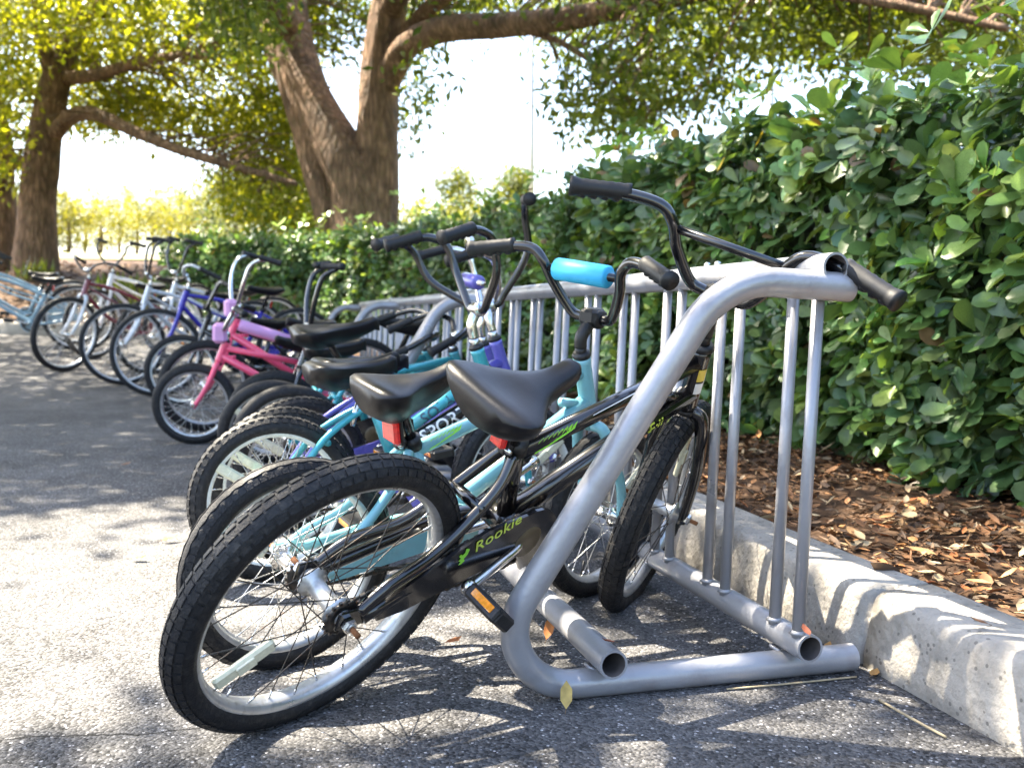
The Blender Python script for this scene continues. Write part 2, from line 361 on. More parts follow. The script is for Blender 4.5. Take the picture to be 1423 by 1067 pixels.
# ------------------------------------------------------------------ bike racks
def arc_path(pts, rads, n=8):
    """polyline with rounded corners"""
    P = [Vector(p) for p in pts]; out = [P[0]]
    for i in range(1, len(P)-1):
        a = (P[i-1]-P[i]).normalized(); b = (P[i+1]-P[i]).normalized(); ang = a.angle(b); r = rads[i-1]
        t = r/math.tan(ang/2); t = min(t, .48*(P[i-1]-P[i]).length, .48*(P[i+1]-P[i]).length) if False else t
        p0 = P[i]+a*t; p1 = P[i]+b*t; bis = (a+b).normalized(); c = P[i]+bis*(r/math.sin(ang/2))
        u = (p0-c); v = (p1-c); tot = u.angle(v); axis = u.cross(v).normalized()
        for k in range(n+1): out.append(c+Matrix.Rotation(tot*k/n, 3, axis) @ u)
    out.append(P[-1]); return out
def open_tube(mb, pts, r, m, mi, n=18, wall=.004):
    mb.tube(pts, r, m, n, cap=False)
    # open ends: wall ring + short inside
    for e in (0, -1):
        p = Vector(pts[e]); q = Vector(pts[1 if e == 0 else -2]); d = (q-p).normalized()
        a = d.orthogonal().normalized(); b = d.cross(a)
        rg = lambda rad, off: [p+d*off+a*math.cos(2*math.pi*j/n)*rad+b*math.sin(2*math.pi*j/n)*rad for j in range(n)]
        mb.ring_loft([rg(r, 0), rg(r-wall, 0)], m, False)
        mb.ring_loft([rg(r-wall, 0), rg(r-wall, .16)], mi, False)
        mb.add(rg(r-wall, .16), [list(range(n))], mi)
XF, XB = .576, .929; TR = .0245
def make_rack(y0, y1, label, near):
    root = tag(link('bike_rack', None), label, 'bike rack', 'row of grey tubular bike racks')
    root.location = (XF, y0, gz(0, y0)); o = Vector((-XF, -y0, 0))
    def L(p): return Vector(p)+o
    for y in (y0+.012, y1-.012):
        mb = MB(); sk = .03
        tl = -.09 if y < (y0+y1)/2 else .06
        P = [(1.062, y-sk*.9, TR), (.343, y+sk*.2, TR), (.752, y+tl, .706), (.985, y+tl-.006, .694)]
        pa = arc_path([L(p) for p in P], [.105, .15], 12)
        open_tube(mb, pa, TR, M['galv'], M['galv_in']); mb.build('end_frame', root)
    zt = TR*3+.002
    mb = MB(); open_tube(mb, [L((XF, y0-.055, zt)), L((XF, y1+.055, zt))], TR, M['galv'], M['galv_in'], 20); mb.build('base_rail', root)
    mb = MB(); open_tube(mb, [L((XB, y0-.08, zt)), L((XB, y1+.05, zt))], TR, M['galv'], M['galv_in'], 20); mb.build('base_rail', root)
    zc = .727
    mb = MB(); open_tube(mb, [L((XB+.018, y0-.10, zc)), L((XB+.012, y1+.05, zc-.006))], TR, M['galv'], M['galv_in'], 20); mb.build('top_rail', root)
    k = 0; y = y0-.06
    while y < y1+.02:
        for dy in (0, .074):
            mb = MB(); mb.tube([L((XB-.012, y+dy, zt+TR*.6)), L((XB+.014, y+dy, zc-TR*.6))], .0108, M['galv'], 14)
            mb.lathe([(.0108, 0), (.016, .0), (.0108, .006)], M['galv'], 12, 'Z', L((XB-.012, y+dy, zt+TR*.9))); mb.build('picket', root)
        y += .256
    for xx, yy in ((XF, y0+.018), (XB, y0+.008), (XF, y1-.006), (XB, y1-.016)):
        mb = MB(); mb.tube([L((xx+.021*math.cos(a), yy+.017*math.sin(a), TR*2-.001+.004*math.cos(2*a))) for a in np.linspace(0, 2*math.pi, 20, endpoint=False)], .0032, M['galv'], 6, closed=True); mb.build('weld_bead', root)
    for xx in (XB+.03,):
        for dy in (.03, .075):
            mb = MB(); mb.lathe([(.0, 0), (.008, .0), (.0075, .006), (0, .009)], M['chrome'], 8, 'Z', L((XB+.017, y0+.27+dy, zc+TR-.002)))
            mb.build('bolt', root)
    return root
make_rack(1.447, 3.50, 'grey tubular bike rack whose slanted end frame props the black bike', True)
make_rack(3.62, 5.70, 'grey tubular bike rack between the teal bikes and the pink bike', False)
make_rack(5.82, 7.60, 'grey tubular bike rack behind the deep blue cruiser', False)

# ------------------------------------------------------------------ lettering
_fc = {}
def text_geo(s, shear=0.0):
    if s in _fc: return _fc[s]
    c = bpy.data.curves.new('lettering', 'FONT'); c.body = s; c.size = 1; c.shear = shear; c.resolution_u = 3; c.space_character = 1.05; c.offset = .012
    ob = bpy.data.objects.new('lettering', c); col.objects.link(ob); bpy.context.view_layer.update()
    me = ob.to_mesh(); vs = [tuple(v.co) for v in me.vertices]; fs = [list(p.vertices) for p in me.polygons]
    ob.to_mesh_clear(); bpy.data.objects.remove(ob); bpy.data.curves.remove(c)
    x0 = min(v[0] for v in vs); x1 = max(v[0] for v in vs); y0 = min(v[1] for v in vs); y1 = max(v[1] for v in vs)
    vs = [((v[0]-x0)/(y1-y0), (v[1]-(y0+y1)/2)/(y1-y0)) for v in vs]; _fc[s] = (vs, fs, (x1-x0)/(y1-y0)); return _fc[s]
def wrap_text(mb, s, a, b, rad, start, height, m, shear=.0, sgn=-1, lift=.0012, stretch=1.0):
    """text along tube a->b on the bike's right (-Y) flank, wrapped round radius rad"""
    vs, fs, w = text_geo(s, shear); a = Vector(a); b = Vector(b); d = (b-a).normalized(); side = Vector((0, sgn, 0)); up = d.cross(side) * (-sgn)
    up = Vector((-d.z, 0, d.x)); out = []
    for (x, y) in vs:
        an = y*height/rad; out.append(a+d*(start+x*height*stretch)+(side*math.cos(an)+up*math.sin(an))*(rad+lift))
    mb.add(out, fs, m, False)
def flat_text(mb, s, org, d, up, nrm, height, m, shear=0.):
    vs, fs, w = text_geo(s, shear); org, d, up, nrm = map(Vector, (org, d, up, nrm))
    mb.add([org+d*(x*height)+up*(y*height)+nrm*.001 for x, y in vs], fs, m, False)
# ------------------------------------------------------------------ wheels (meshes shared between bikes of one kind)
_wc = {}
def wheel_meshes(R, tr, rim_m, hub_m, spoke_m, tread, nsp=28):
    key = (R, tr, rim_m.name, hub_m.name, spoke_m.name, tread)
    if key in _wc: return _wc[key]
    nseg = 72
    t = MB(); prof = []
    rc = R-tr
    for k in range(14):
        a = 2*math.pi*k/14; prof.append((rc+tr*math.cos(a)*(1.0 if math.cos(a) > 0 else .72), tr*.98*math.sin(a)))
    t.lathe(prof, M['rubber'], nseg, closed=True)
    if tread:
        rows = {'brick': [(-.95, .0), (-.5, .5), (0, 0), (.5, .5), (.95, 0)], 'wave': [(-.8, 0), (.8, .5)], 'knob': [(-.85, 0), (-.3, .5), (.3, 0), (.85, .5)]}[tread]
        nb = {'brick': 76, 'wave': 90, 'knob': 56}[tread]; wd = {'brick': .17, 'wave': .2, 'knob': .2}[tread]; h = {'brick': .0022, 'wave': .0018, 'knob': .0032}[tread]
        for (an, ph) in rows:
            for q in range(nb):
                a0 = 2*math.pi*(q+ph)/nb; da = 2*math.pi/nb*(.40 if tread != 'knob' else .33); vs = []
                for aa, tt in ((a0-da, an-wd), (a0+da, an-wd), (a0+da, an+wd), (a0-da, an+wd)):
                    if tread == 'brick': aa += .02*math.sin(an*3)
                    for hh in (0.0, h):
                        rr = rc+(tr+hh)*math.cos(tt)-.0008; vs.append((rr*math.cos(aa), (tr+hh)*.98*math.sin(tt), rr*math.sin(aa)))
                t.add(vs, [[1, 3, 5, 7], [0, 2, 3, 1], [2, 4, 5, 3], [4, 6, 7, 5], [6, 0, 1, 7]], M['tread'], False)
        if tread == 'wave':
            for s in (-1, 1):
                t.tube([Vector(((rc+tr*math.cos(.38))*math.cos(a), s*(tr*math.sin(.38)+.0016*math.sin(a*45)), (rc+tr*math.cos(.38))*math.sin(a))) for a in np.linspace(0, 2*math.pi, 240, endpoint=False)], .0016, M['tread'], 4, closed=True)
    rr = rc-tr*.30; w = tr*.62
    r = MB(); r.lathe([(rr, -w), (rr-.004, -w-.0015), (rr-.011, -w), (rr-.016, -w*.45), (rr-.017, 0), (rr-.016, w*.45), (rr-.011, w), (rr-.004, w+.0015), (rr, w), (rr-.002, w*.6), (rr-.002, -w*.6)], rim_m, nseg, closed=True)
    r.tube([(rr-.018, 0, 0), (rr-.05, .004, 0)], .0032, M['black_plastic'], 6)
    hb = MB(); hw = .034
    hb.lathe([(.006, -.075), (.0075, -.075), (.0075, -.052), (.014, -.050), (.016, -.04), (.026, -.037), (.026, -.033), (.015, -.028), (.0135, 0), (.015, .028), (.026, .033), (.026, .037), (.016, .04), (.014, .05), (.0075, .052), (.0075, .075), (.006, .075)], hub_m, 18)
    for s in (-1, 1): hb.lathe([(.0115, s*.062), (.0125, s*.068), (.0115, s*.073)], M['chrome'] if s < 0 else hub_m, 6, smooth=False); hb.tube([(0, s*.074, 0), (0, s*.092, 0)], .0048, M['rust'], 8)
    ro = rr-.016
    for k in range(nsp):
        s = 1 if k % 2 else -1; a = 2*math.pi*k/nsp; dr = 1 if (k//2) % 2 else -1
        ha = a+dr*1.15; p0 = Vector((.0245*math.cos(ha), s*hw, .0245*math.sin(ha))); p1 = Vector((ro*math.cos(a), s*.003, ro*math.sin(a)))
        hb.tube([p0, p1], .0011, spoke_m, 5, cap=False)
        d = (p0-p1).normalized(); hb.tube([p1-d*.002, p1+d*.013], .0021, M['chrome'], 5)
    rf = MB(); am = (rr+.03)*.55; a0 = 2.55
    ca, sa = math.cos(a0), math.sin(a0); X = Matrix(((ca, 0, -sa, 0), (0, 1, 0, 0), (sa, 0, ca, 0), (0, 0, 0, 1)))
    rf.box((am+.01, -.015, 0), (.10, .011, .026), M['clear_refl'], X, .004); rf.box((am+.01, -.0215, 0), (.03, .004, .018), M['clear_refl'], X, .001)
    _wc[key] = (hb.mesh('wheel'), t.mesh('tyre'), r.mesh('rim'), rf.mesh('reflector')); return _wc[key]
def put_wheel(root, local, ms, refl=True, spin=0.):
    loc = local @ Matrix.Rotation(spin, 4, 'Y')
    w = link('wheel', ms[0], root, loc); link('tyre', ms[1], w); link('rim', ms[2], w)
    if refl: link('reflector', ms[3], w)
    return w
# ------------------------------------------------------------------ bicycles
def saddle_mesh(s, m, length=.27, width=.19, kind='kid'):
    mb = MB(); rings = []; K = 19; n = 24
    TT = [0, .04, .10, .18, .28, .40, .52, .64, .78, .92, .97, 1.0]; WW = [.62, .86, .98, 1.0, .90, .66, .44, .31, .24, .215, .19, .10]
    for i in range(K):
        t = i/(K-1); x = (t-.40)*length; w = width/2*float(np.interp(t, TT, WW))
        top = .016*(1-t)**2+.012*max(0, (t-.7)/.3)**1.6-.006*math.sin(t*math.pi)
        if t < .12: top -= .012*((.12-t)/.12)**2
        if t > .93: top -= .012*((t-.93)/.07)**2
        dep = float(np.interp(t, [0, .08, .25, .5, .8, 1], [.040, .062, .075, .058, .044, .034]))*(1.0 if kind == 'kid' else .85)
        ring = []
        for j in range(n):
            a = 2*math.pi*j/n; c, sn = math.cos(a), math.sin(a); yy = w*math.copysign(abs(c)**.8, c)
            if sn >= 0: zz = top+.013*sn**1.2
            else: zz = top-dep*abs(sn)**.75; yy *= 1-.42*abs(sn)**1.4
            if sn >= 0 and t < .45: zz -= .006*(1-abs(c))*math.sin(t/.45*math.pi)
            ring.append(Vector((x, yy, zz-.012))*s)
        rings.append(ring)
    mb.ring_loft(rings, m); return mb
def hermite_bar(pts, r, mb, m, X, k=6):
    pp = smooth_path(pts, k); mb.tube(pp, r, m, 12, X=X); return pp
def make_bike(sp):
    R, wb = sp['R'], sp['wb']; s = sp.get('s', R/.254); P = sp['paint']; kind = sp['kind']; det = sp.get('detail', 1)
    th, ph, st = R_(sp['th']), R_(sp.get('lean', 0)), R_(sp.get('steer', 0))
    fw = Vector((math.sin(th), math.cos(th), 0)); rt = Vector((math.cos(th), -math.sin(th), 0)); up = Vector((0, 0, 1))
    u2 = up*math.cos(ph)+rt*math.sin(ph); l2 = -(rt*math.cos(ph)-up*math.sin(ph))
    x, y = sp['pos']
    if sp.get('front'): x -= fw.x*wb; y -= fw.y*wb
    z = sp.get('z', gz(x+fw.x*wb/2, y+fw.y*wb/2))
    root = link('bicycle', None)
    gA, gB = gz(x, y), gz(x+fw.x*wb, y+fw.y*wb); pit = math.atan2(gB-gA, wb)
    root.matrix_world = Matrix(((fw.x, l2.x, u2.x, x), (fw.y, l2.y, u2.y, y), (fw.z, l2.z, u2.z, gA), (0, 0, 0, 1))) @ Matrix.Rotation(-pit, 4, 'Y')
    tag(root, sp['label'], 'bicycle', 'bicycles parked in the racks')
    # key points (x forward, z up)
    HA = R_(sp.get('ha', 70)); ax = Vector((-math.cos(HA), 0, math.sin(HA))); perp = Vector((math.sin(HA), 0, math.cos(HA))); rake = sp.get('rake', .035 if kind != 'cruiser' else .05)
    hubF = Vector((wb, 0, R)); hubR = Vector((0, 0, R)); base = hubF-perp*rake
    sb = sp.get('htb', R+.038); hl = sp.get('htl', .105*s if kind != 'cruiser' else .13)
    htb, htt = base+ax*sb, base+ax*(sb+hl)
    bb = Vector(sp.get('bb', (.36*s, 0, .265*s+(.01 if s < 1 else 0)))); stt = Vector(sp.get('stt', (.295*s, 0, .49*s)))
    seat = Vector(sp.get('seat', (.272*s, 0, .585*s)))
    SX = Matrix.Translation(base) @ Matrix.Rotation(st, 4, ax) @ Matrix.Translation(-base)
    tq = .017*s if kind != 'cruiser' else .0165
    rims = sp.get('rim', M['alloy']); hub_m = sp.get('hub', M['chrome']); spk = sp.get('spoke', M['spoke'])
    ms = wheel_meshes(R, sp.get('tr', .027), rims, hub_m, spk, sp.get('tread', 'brick' if det > 1 else 'knob'), 28 if R < .3 else 36)
    put_wheel(root, Matrix.Translation(hubR), ms, sp.get('refl', True), sp.get('spin', 0.))
    put_wheel(root, SX @ Matrix.Translation(hubF), ms, sp.get('refl', True), sp.get('spin', 0.)+1.9)
    # ---- frame
    f = MB()
    ext = ax*.012
    f.tube([htb-ext, htb, htt, htt+ext], [.022*s**.5, .0205*s**.5, .0205*s**.5, .022*s**.5], P, 16)
    f.tube([stt, bb], .0165*s**.5, P, 14); f.lathe([(.026*s**.5, -.035), (.026*s**.5, .035)], P, 16, 'Y', bb)
    ta = stt+(bb-stt)*.13; tb = htt-ax*.02; da = bb+(stt-bb)*.05; db = htb+ax*.025
    if kind == 'cruiser':
        mid = (ta+tb)/2+Vector((0, 0, .03)); tp = smooth_path([ta, mid, tb], 8); f.tube(tp, tq, P, 12)
        mid = (da+db)/2+Vector((.03, 0, -.03)); f.tube(smooth_path([da, mid, db], 8), tq*1.1, P, 12)
        if sp.get('twin', True):
            for q in (-1, 1):
                c0 = ta.lerp(bb, .28)+Vector((0, q*.014, 0)); mid = (c0+tb)/2+Vector((0.02, q*.012, -.035)); f.tube(smooth_path([hubR+Vector((0.01, q*.058, .02)), c0, mid, tb-ax*.03], 8), .008, P, 8)
    elif kind == 'step':
        tq2 = sp.get('tt_r', .0165); ta = stt+(bb-stt)*sp.get('ttf', .42); tb = htt-ax*.055; da = bb+(stt-bb)*sp.get('dtf', .3); db = htb+ax*.005
        f.tube([ta, tb], tq2, P, 14); f.tube([da, db], tq2*1.15, P, 14)
    else:
        f.tube([ta, tb], .0165*s**.5, P, 14); f.tube([da, db], .0205*s**.5, P, 14)
        f.tube([htb.lerp(htt, .25)+Vector((-.03, 0, -.01)), htb.lerp(htt, .4)+Vector((-.085*s, 0, -.025*s))], .010, P, 8)
    for q in (-1, 1):
        ye = q*.058; hub = hubR+Vector((0, ye, 0))
        # seat stays curve down towards the chain stay, then run straight to the axle
        if kind == 'bmx':
            f.tube(smooth_path([stt+Vector((-.01, q*.012, -.02)), stt+Vector((-.045*s, q*.03, -.075*s)), hubR.lerp(stt, .52)+Vector((.005, q*.042, -.045*s)), hubR+Vector((.07*s, q*.055, .05*s)), hub+Vector((.02, 0, .012))], 6), .0105*s**.5, P, 10)
        else:
            f.tube(smooth_path([stt+Vector((-.008, q*.014, -.035*s)), hubR.lerp(stt, .5)+Vector((-.01, q*.045, .02)), hub+Vector((.012, 0, .015))], 6), .0095*s**.5, P, 10)
        f.tube(smooth_path([bb+Vector((-.01, q*.022, 0)), bb+Vector((-.10*s, q*.040, 0.0)), hub+Vector((.03, 0, 0))], 6), .0115*s**.5, P, 10)
        f.box((hub.x+.012, ye, hub.z+.004), (.06*s, .006, .034*s), P, None, .002)
    br = hubR.lerp(stt, .55) if kind != 'bmx' else stt+Vector((-.06*s, 0, -.10*s))
    f.tube([br+Vector((-.01, -.042, .0)), br+Vector((-.01, .042, 0))], .010*s**.5, P, 8)
    fr = f.build('frame', root)
    # decals on the frame
    if sp.get('texts'):
        for (tx, where, start, h, m_, band) in sp['texts']:
            d = MB(); a, b = (ta, tb) if where == 'top' else (da, db); rad = {'top': .0165*s**.5 if kind == 'bmx' else tq2 if kind == 'step' else tq, 'down': .0205*s**.5 if kind == 'bmx' else sp.get('tt_r', .0165)*1.15}[where]
            if band:
                dd = (b-a).normalized(); L = (b-a).length; d.tube([a+dd*(start-.015), a+dd*min(L*.97, start+band)], rad+.0006, sp['band_m'], 14, cap=False)
            wrap_text(d, tx, a, b, rad, start, h, m_, .0, lift=.0016); d.build('lettering', fr)
    if sp.get('flames'):
        d = MB(); dirn = (tb-ta).normalized(); upn = Vector((-dirn.z, 0, dirn.x)); rad = .0165*s**.5
        pl = []; n = 9
        for k in range(n): pl += [(k*.012*s, -.9+.08*k), (k*.012*s+.016*s, .55-.03*k)]
        for k in range(n-1):
            q = [(k*.0115*s, -.85+.10*k), (k*.0115*s+.012*s, -.72+.10*k), (k*.0115*s+.024*s, .55), (k*.0115*s+.010*s, .3)]
            d.add([ta+dirn*(.03*s+x_)+(Vector((0, -1, 0))*math.cos(y_+.45)+upn*math.sin(y_+.45))*(rad+.001) for x_, y_ in q], [[0, 1, 2, 3]], M['green_print'], False)
        d.build('leaf_decal', fr)
        d = MB(); rr = .0205*s**.5
        dd = (db-da).normalized(); L = (db-da).length
        wrap_text(d, 'E:ii', da, db, rr, L-.14*s, .024*s, M['lime_print']); d.build('lettering', fr)
        d = MB()
        for q in (.75,):
            d.add([ta+dirn*x_+(Vector((0, -1, 0))*math.cos(y_)+upn*math.sin(y_))*(rad+.0009) for x_, y_ in ((.17*s, q), (.36*s, q+.25), (.36*s, q+.4), (.17*s, q+.08))], [[0, 1, 2, 3]], M['white_print'], False)
        d.build('stripe_decal', fr); d = MB()
        if sp.get('badge'):
            hr = .0205*s**.5+.0012; e1 = Vector((0, -1, 0)); e2 = ax.cross(e1); vs = []
            for an in np.linspace(-.1, .75, 8):
                for tt in (.30, .52, .56, .80): vs.append(htb.lerp(htt, tt)+(e1*math.cos(an)-perp*math.sin(an))*hr)
            for k in range(7):
                d.add([vs[k*4], vs[k*4+4], vs[k*4+5], vs[k*4+1]], [[0, 1, 2, 3]], M['white_print'], False); d.add([vs[k*4+2], vs[k*4+6], vs[k*4+7], vs[k*4+3]], [[0, 1, 2, 3]], M['yellow_print'], False)
            d.build('head_badge', fr)
    # ---- headset, fork
    for p_, sg in ((htb-ext, -1), (htt+ext, 1)):
        mb = MB(); mb.tube([p_, p_+ax*sg*.006, p_+ax*sg*.014], [.021*s**.5, .024*s**.5, .019*s**.5], sp.get('headset', M['black_plastic']), 14); mb.build('headset_cup', root)
    fk = MB(); FP = sp.get('fork', P); cr = base+ax*(R+.022)
    fk.tube([htb-ext*1.2, cr-ax*.004], .0155*s**.5, FP, 12, X=SX)
    for q in (-1, 1):
        if kind == 'bmx' or kind == 'step':
            pth = [cr+Vector((0, q*.008, .004)), cr+Vector((.004, q*.036, -.006)), base+ax*(R*.72)+Vector((.004, q*.052, 0)), base+ax*.10*s+perp*.012+Vector((0, q*.056, 0)), hubF+Vector((0, q*.057, -.012))]
        else:
            pth = [cr+Vector((0, q*.008, .006)), cr+Vector((0, q*.045, -.004)), base+ax*(R*.6)+Vector((0, q*.054, 0)), base+ax*.12+perp*.012+Vector((0, q*.056, 0)), hubF+Vector((0, q*.057, -.008))]
        pp = smooth_path(pth, 6); fk.tube(pp, [(.0155-.004*i/(len(pp)-1))*(s**.5 if s > 1 or kind != 'cruiser' else 1) for i in range(len(pp))], FP, 12, X=SX)
    fk.build('fork', root)
    # ---- stem and bars
    sm_ = sp.get('stem', M['black_plastic']); top = htt+ext+ax*.012; sr = sp.get('stem_rise', .05*s); rch = sp.get('reach', .035*s)
    fwd = Vector((1, 0, 0)); clamp = top+ax*sr+perp*rch
    mb = MB(); mb.tube([top-ax*.01, top+ax*sr*.25], .0125, sm_, 12, X=SX)
    mb.tube(smooth_path([top+ax*sr*.2, top+ax*sr*.62+perp*rch*.18, clamp], 5), [.0135]*5+[.014]*5+[.0165], sm_, 12, X=SX)
    mb.lathe([(.018, -.024), (.0205, -.02), (.0205, .02), (.018, .024)], sm_, 14, 'Y', clamp, X=SX)
    if sm_ != M['chrome']: mb.box(clamp+Vector((.0, 0, .004)), (.05, .046, .036), sm_, SX, .008)
    mb.build('stem', root)
    bt = sp.get('bars', 'bmx'); bw = sp.get('bar_w', .66*s)/2; br_ = sp.get('rise', .20*s); bs = sp.get('back', .10*s); bm = sp.get('bar_m', M['black_paint']); bz = sp.get('bz', s); cf = sp.get('cf', .66)
    hb = MB(); ends = []
    u = ax; b_ = -perp
    def BP(lat, upv, back, q): return clamp+u*upv+b_*back+Vector((0, q*lat, 0))
    for q in (-1, 1):
        if bt == 'bmx': pts = [BP(0, 0, 0, q), BP(.045*bz, 0, 0, q), BP(.085*bz, .018*bz, .004, q), BP(.135*bz, br_*.50, .012, q), BP(.155*bz, br_*.80, .018, q), BP(.20*bz, br_*.985, .028*bz, q), BP(bw*.74, br_*1.01, bs*.52, q), BP(bw, br_*1.0, bs, q)]
        elif bt == 'ape': pts = [BP(0, 0, 0, q), BP(.035, 0, 0, q), BP(.07*s, .02, -.006, q), BP(bw*.66, br_*.45, -.03, q), BP(bw*.76, br_*.82, -.035, q), BP(bw*.84, br_*1.0, .0, q), BP(bw*.93, br_*1.06, bs*.5, q), BP(bw, br_*1.08, bs, q)]
        elif bt == 'flat': pts = [BP(0, 0, 0, q), BP(.06, 0, 0, q), BP(bw*.35, br_*.5, .0, q), BP(bw*.55, br_, .015, q), BP(bw, br_, bs, q)]
        else: pts = [BP(0, 0, 0, q), BP(.05, .0, -.01, q), BP(bw*.45, br_*.6, -.03, q), BP(bw*.75, br_, .01, q), BP(bw*.93, br_*.95, bs*.45, q), BP(bw, br_*.80, bs, q)]
        pp = smooth_path(pts, 6); hb.tube(pp, .0112, bm, 12, X=SX); ends.append(pp)
    if bt == 'bmx' or (bt == 'ape' and sp.get('cross')):
        cz = br_*(cf if bt == 'bmx' else .55); cw = .147*bz if bt == 'bmx' else bw*.68
        hb.tube([BP(cw, cz, .016, -1), BP(cw, cz, .016, 1)], .0085, bm, 10, X=SX)
    ho = hb.build('handlebar', root)
    for pp in ends:
        e = pp[-1]; d = (pp[-1]-pp[-3]).normalized(); gl = sp.get('grip', .115*max(s, .85)); g = MB()
        K = 16; path = [e-d*gl+d*(gl+.004)*i/(K-1) for i in range(K)]
        g.tube(path, [.0165 if i in (0, 1) else (.0185 if i >= K-2 else .0150+.0012*(i % 2)) for i in range(K)], sp.get('grip_m', M['grip']), 14, X=SX)
        if det > 1:
            for k in range(4): c = e-d*(.022+.021*k)+Vector((0, 0, -.0125)); g.lathe([(0, -.010), (.0065, -.007), (.0075, 0), (.0065, .007), (0, .010)], M['grip'], 8, 'Y', c, X=SX)
        g.build('grip', ho)
    if sp.get('pad'):
        g = MB(); cz = br_*cf if bt == 'bmx' else br_*.55; w_ = sp.get('padw', .088*s) if bt == 'bmx' else .07
        g.tube([BP(w_, cz, .016, -1), BP(w_-.004, cz, .016, -1), BP(w_-.004, cz, .016, 1), BP(w_, cz, .016, 1)], [.019, .0235, .0235, .019], sp['pad'], 16, X=SX); g.build('crossbar_pad', ho)
    if sp.get('steer_pad'):
        g = MB(); g.box(clamp+ax*.005+Vector((.02, 0, -.02)), (.07, .085, .10), sp['steer_pad'], SX, .015); g.build('stem_pad', ho)
    if sp.get('top_pad'):
        g = MB(); d_ = (tb-ta); g.tube([ta+d_*.25, ta+d_*.27, ta+d_*.93, ta+d_*.95], [.028, .034, .034, .028], sp['top_pad'], 14); g.build('top_tube_pad', fr)
    # ---- seat
    sdl = saddle_mesh(1.0, sp.get('saddle', M['vinyl']), sp.get('sl', .275*s**.6), sp.get('sw', .185*s**.5), 'kid' if kind == 'bmx' else 'wide')
    sdl.build('saddle', root, Matrix.Translation(seat+Vector((0, 0, .03))) @ Matrix.Rotation(R_(sp.get('stilt', -4)), 4, 'Y'))
    pm = MB(); dseat = (stt-bb).normalized()
    pm.tube([stt-dseat*.03, seat+Vector((0, 0, -.02)), seat+Vector((0, 0, .006))], .0128, sp.get('post', M['black_paint']), 12)
    pm.box(seat+Vector((0, 0, -.004)), (.05, .045, .028), M['black_plastic'], None, .006)
    pm.build('seat_post', root)
    cm = MB(); cm.tube([stt-dseat*.022, stt+dseat*.004], .0195*s**.5, sp.get('clampm', M['black_plastic']), 14)
    cm.box(stt+Vector((-.024, 0, -.008)), (.022, .02, .022), sp.get('clampm', M['black_plastic']), None, .004); cm.tube([stt+Vector((-.03, -.018, -.008)), stt+Vector((-.03, .018, -.008))], .005, M['chrome'], 8)
    if sp.get('lever'): cm.tube([stt+Vector((-.03, -.018, -.008)), stt+Vector((-.045, -.024, -.05)), stt+Vector((-.05, -.026, -.075))], [.006, .0075, .006], M['chrome'], 8)
    cm.build('seat_clamp', root)
    if sp.get('rear_refl', True):
        rm = MB(); q = stt+dseat*sp.get('rr', .038)+Vector((-sp.get('rrx', .045), 0, 0)); rs_ = sp.get('rrs', 1.); XX = Matrix.Translation(q) @ Matrix.Rotation(R_(-12), 4, 'Y') @ Matrix.Diagonal((1, rs_, rs_, 1))
        rm.box((0, 0, 0), (.015, .045, .055), M['red_refl'], XX, .005); rm.box((.008, 0, 0), (.006, .048, .058), M['black_plastic'], XX, .002); rm.box((.025, 0, -.004), (.04, .008, .012), M['black_plastic'], XX)
        rm.build('rear_reflector', root)
    # ---- drive
    ca = R_(sp.get('crank', 195)); cl = sp.get('crank_l', .13*s); yc = -.075; cm = MB(); chm = sp.get('crank_m', M['chrome'])
    for q, a in ((-1, ca), (1, ca+math.pi)):
        e = bb+Vector((math.cos(a)*cl, 0, math.sin(a)*cl)); 
        cm.tube(smooth_path([bb+Vector((0, q*.03, 0)), bb+Vector((math.cos(a)*.02, q*.062, math.sin(a)*.02)), bb.lerp(e, .5)+Vector((0, q*.075, 0)), e+Vector((0, q*.088, 0))], 5), .0085, chm, 10)
        cm.lathe([(.012, q*.080), (.015, q*.086), (.012, q*.096)], chm, 10, 'Y', e)
    crr = .062*s if R < .3 else .085
    cm.lathe([(crr, -.050), (crr+.002, -.048), (crr, -.046), (crr*.82, -.046), (crr*.82, -.050)], sp.get('ring_m', M['black_spoke']), 40, 'Y', bb, closed=True)
    for k in range(5):
        a = ca+2*math.pi*k/5; cm.box((0, 0, 0), (crr*.9, .004, .016), sp.get('ring_m', M['black_spoke']), Matrix.Translation(bb+Vector((math.cos(a)*crr*.48, -.048, math.sin(a)*crr*.48))) @ Matrix.Rotation(-a, 4, 'Y'))
    cro = cm.build('crank', root)
    for q, a in ((-1, ca), (1, ca+math.pi)):
        e = bb+Vector((math.cos(a)*cl, q*.098, math.sin(a)*cl)); pd = MB(); tl = R_(sp.get('ptilt', -8))
        XX = Matrix.Translation(e) @ Matrix.Rotation(tl, 4, 'Y') @ Matrix.Diagonal((.86*s**.7, .86*s**.7, s**.7, 1))
        pd.tube([(0, -q*.01, 0), (0, q*.085, 0)], .0075, M['black_plastic'], 8, X=XX)
        for xx in (-.034, .034):
            pd.box((xx, q*.048, 0), (.014, .082, .026), M['black_plastic'], XX, .004)
        for yy in (.010, .086): pd.box((0, q*yy, 0), (.070, .012, .025), M['black_plastic'], XX, .004)
        pd.box((0, q*.048, 0), (.056, .066, .020), M['black_plastic'], XX, .004)
        po = pd.build('pedal', root)
        for xx in (-.0415, .0415): ar = MB(); ar.box((xx, q*.048, .002), (.003, .055, .012), M['amber_refl'], XX, .0008); ar.build('pedal_reflector', po)
    ch = MB(); cr2 = .026; yk = -.048; links = 34 if det > 1 else 14
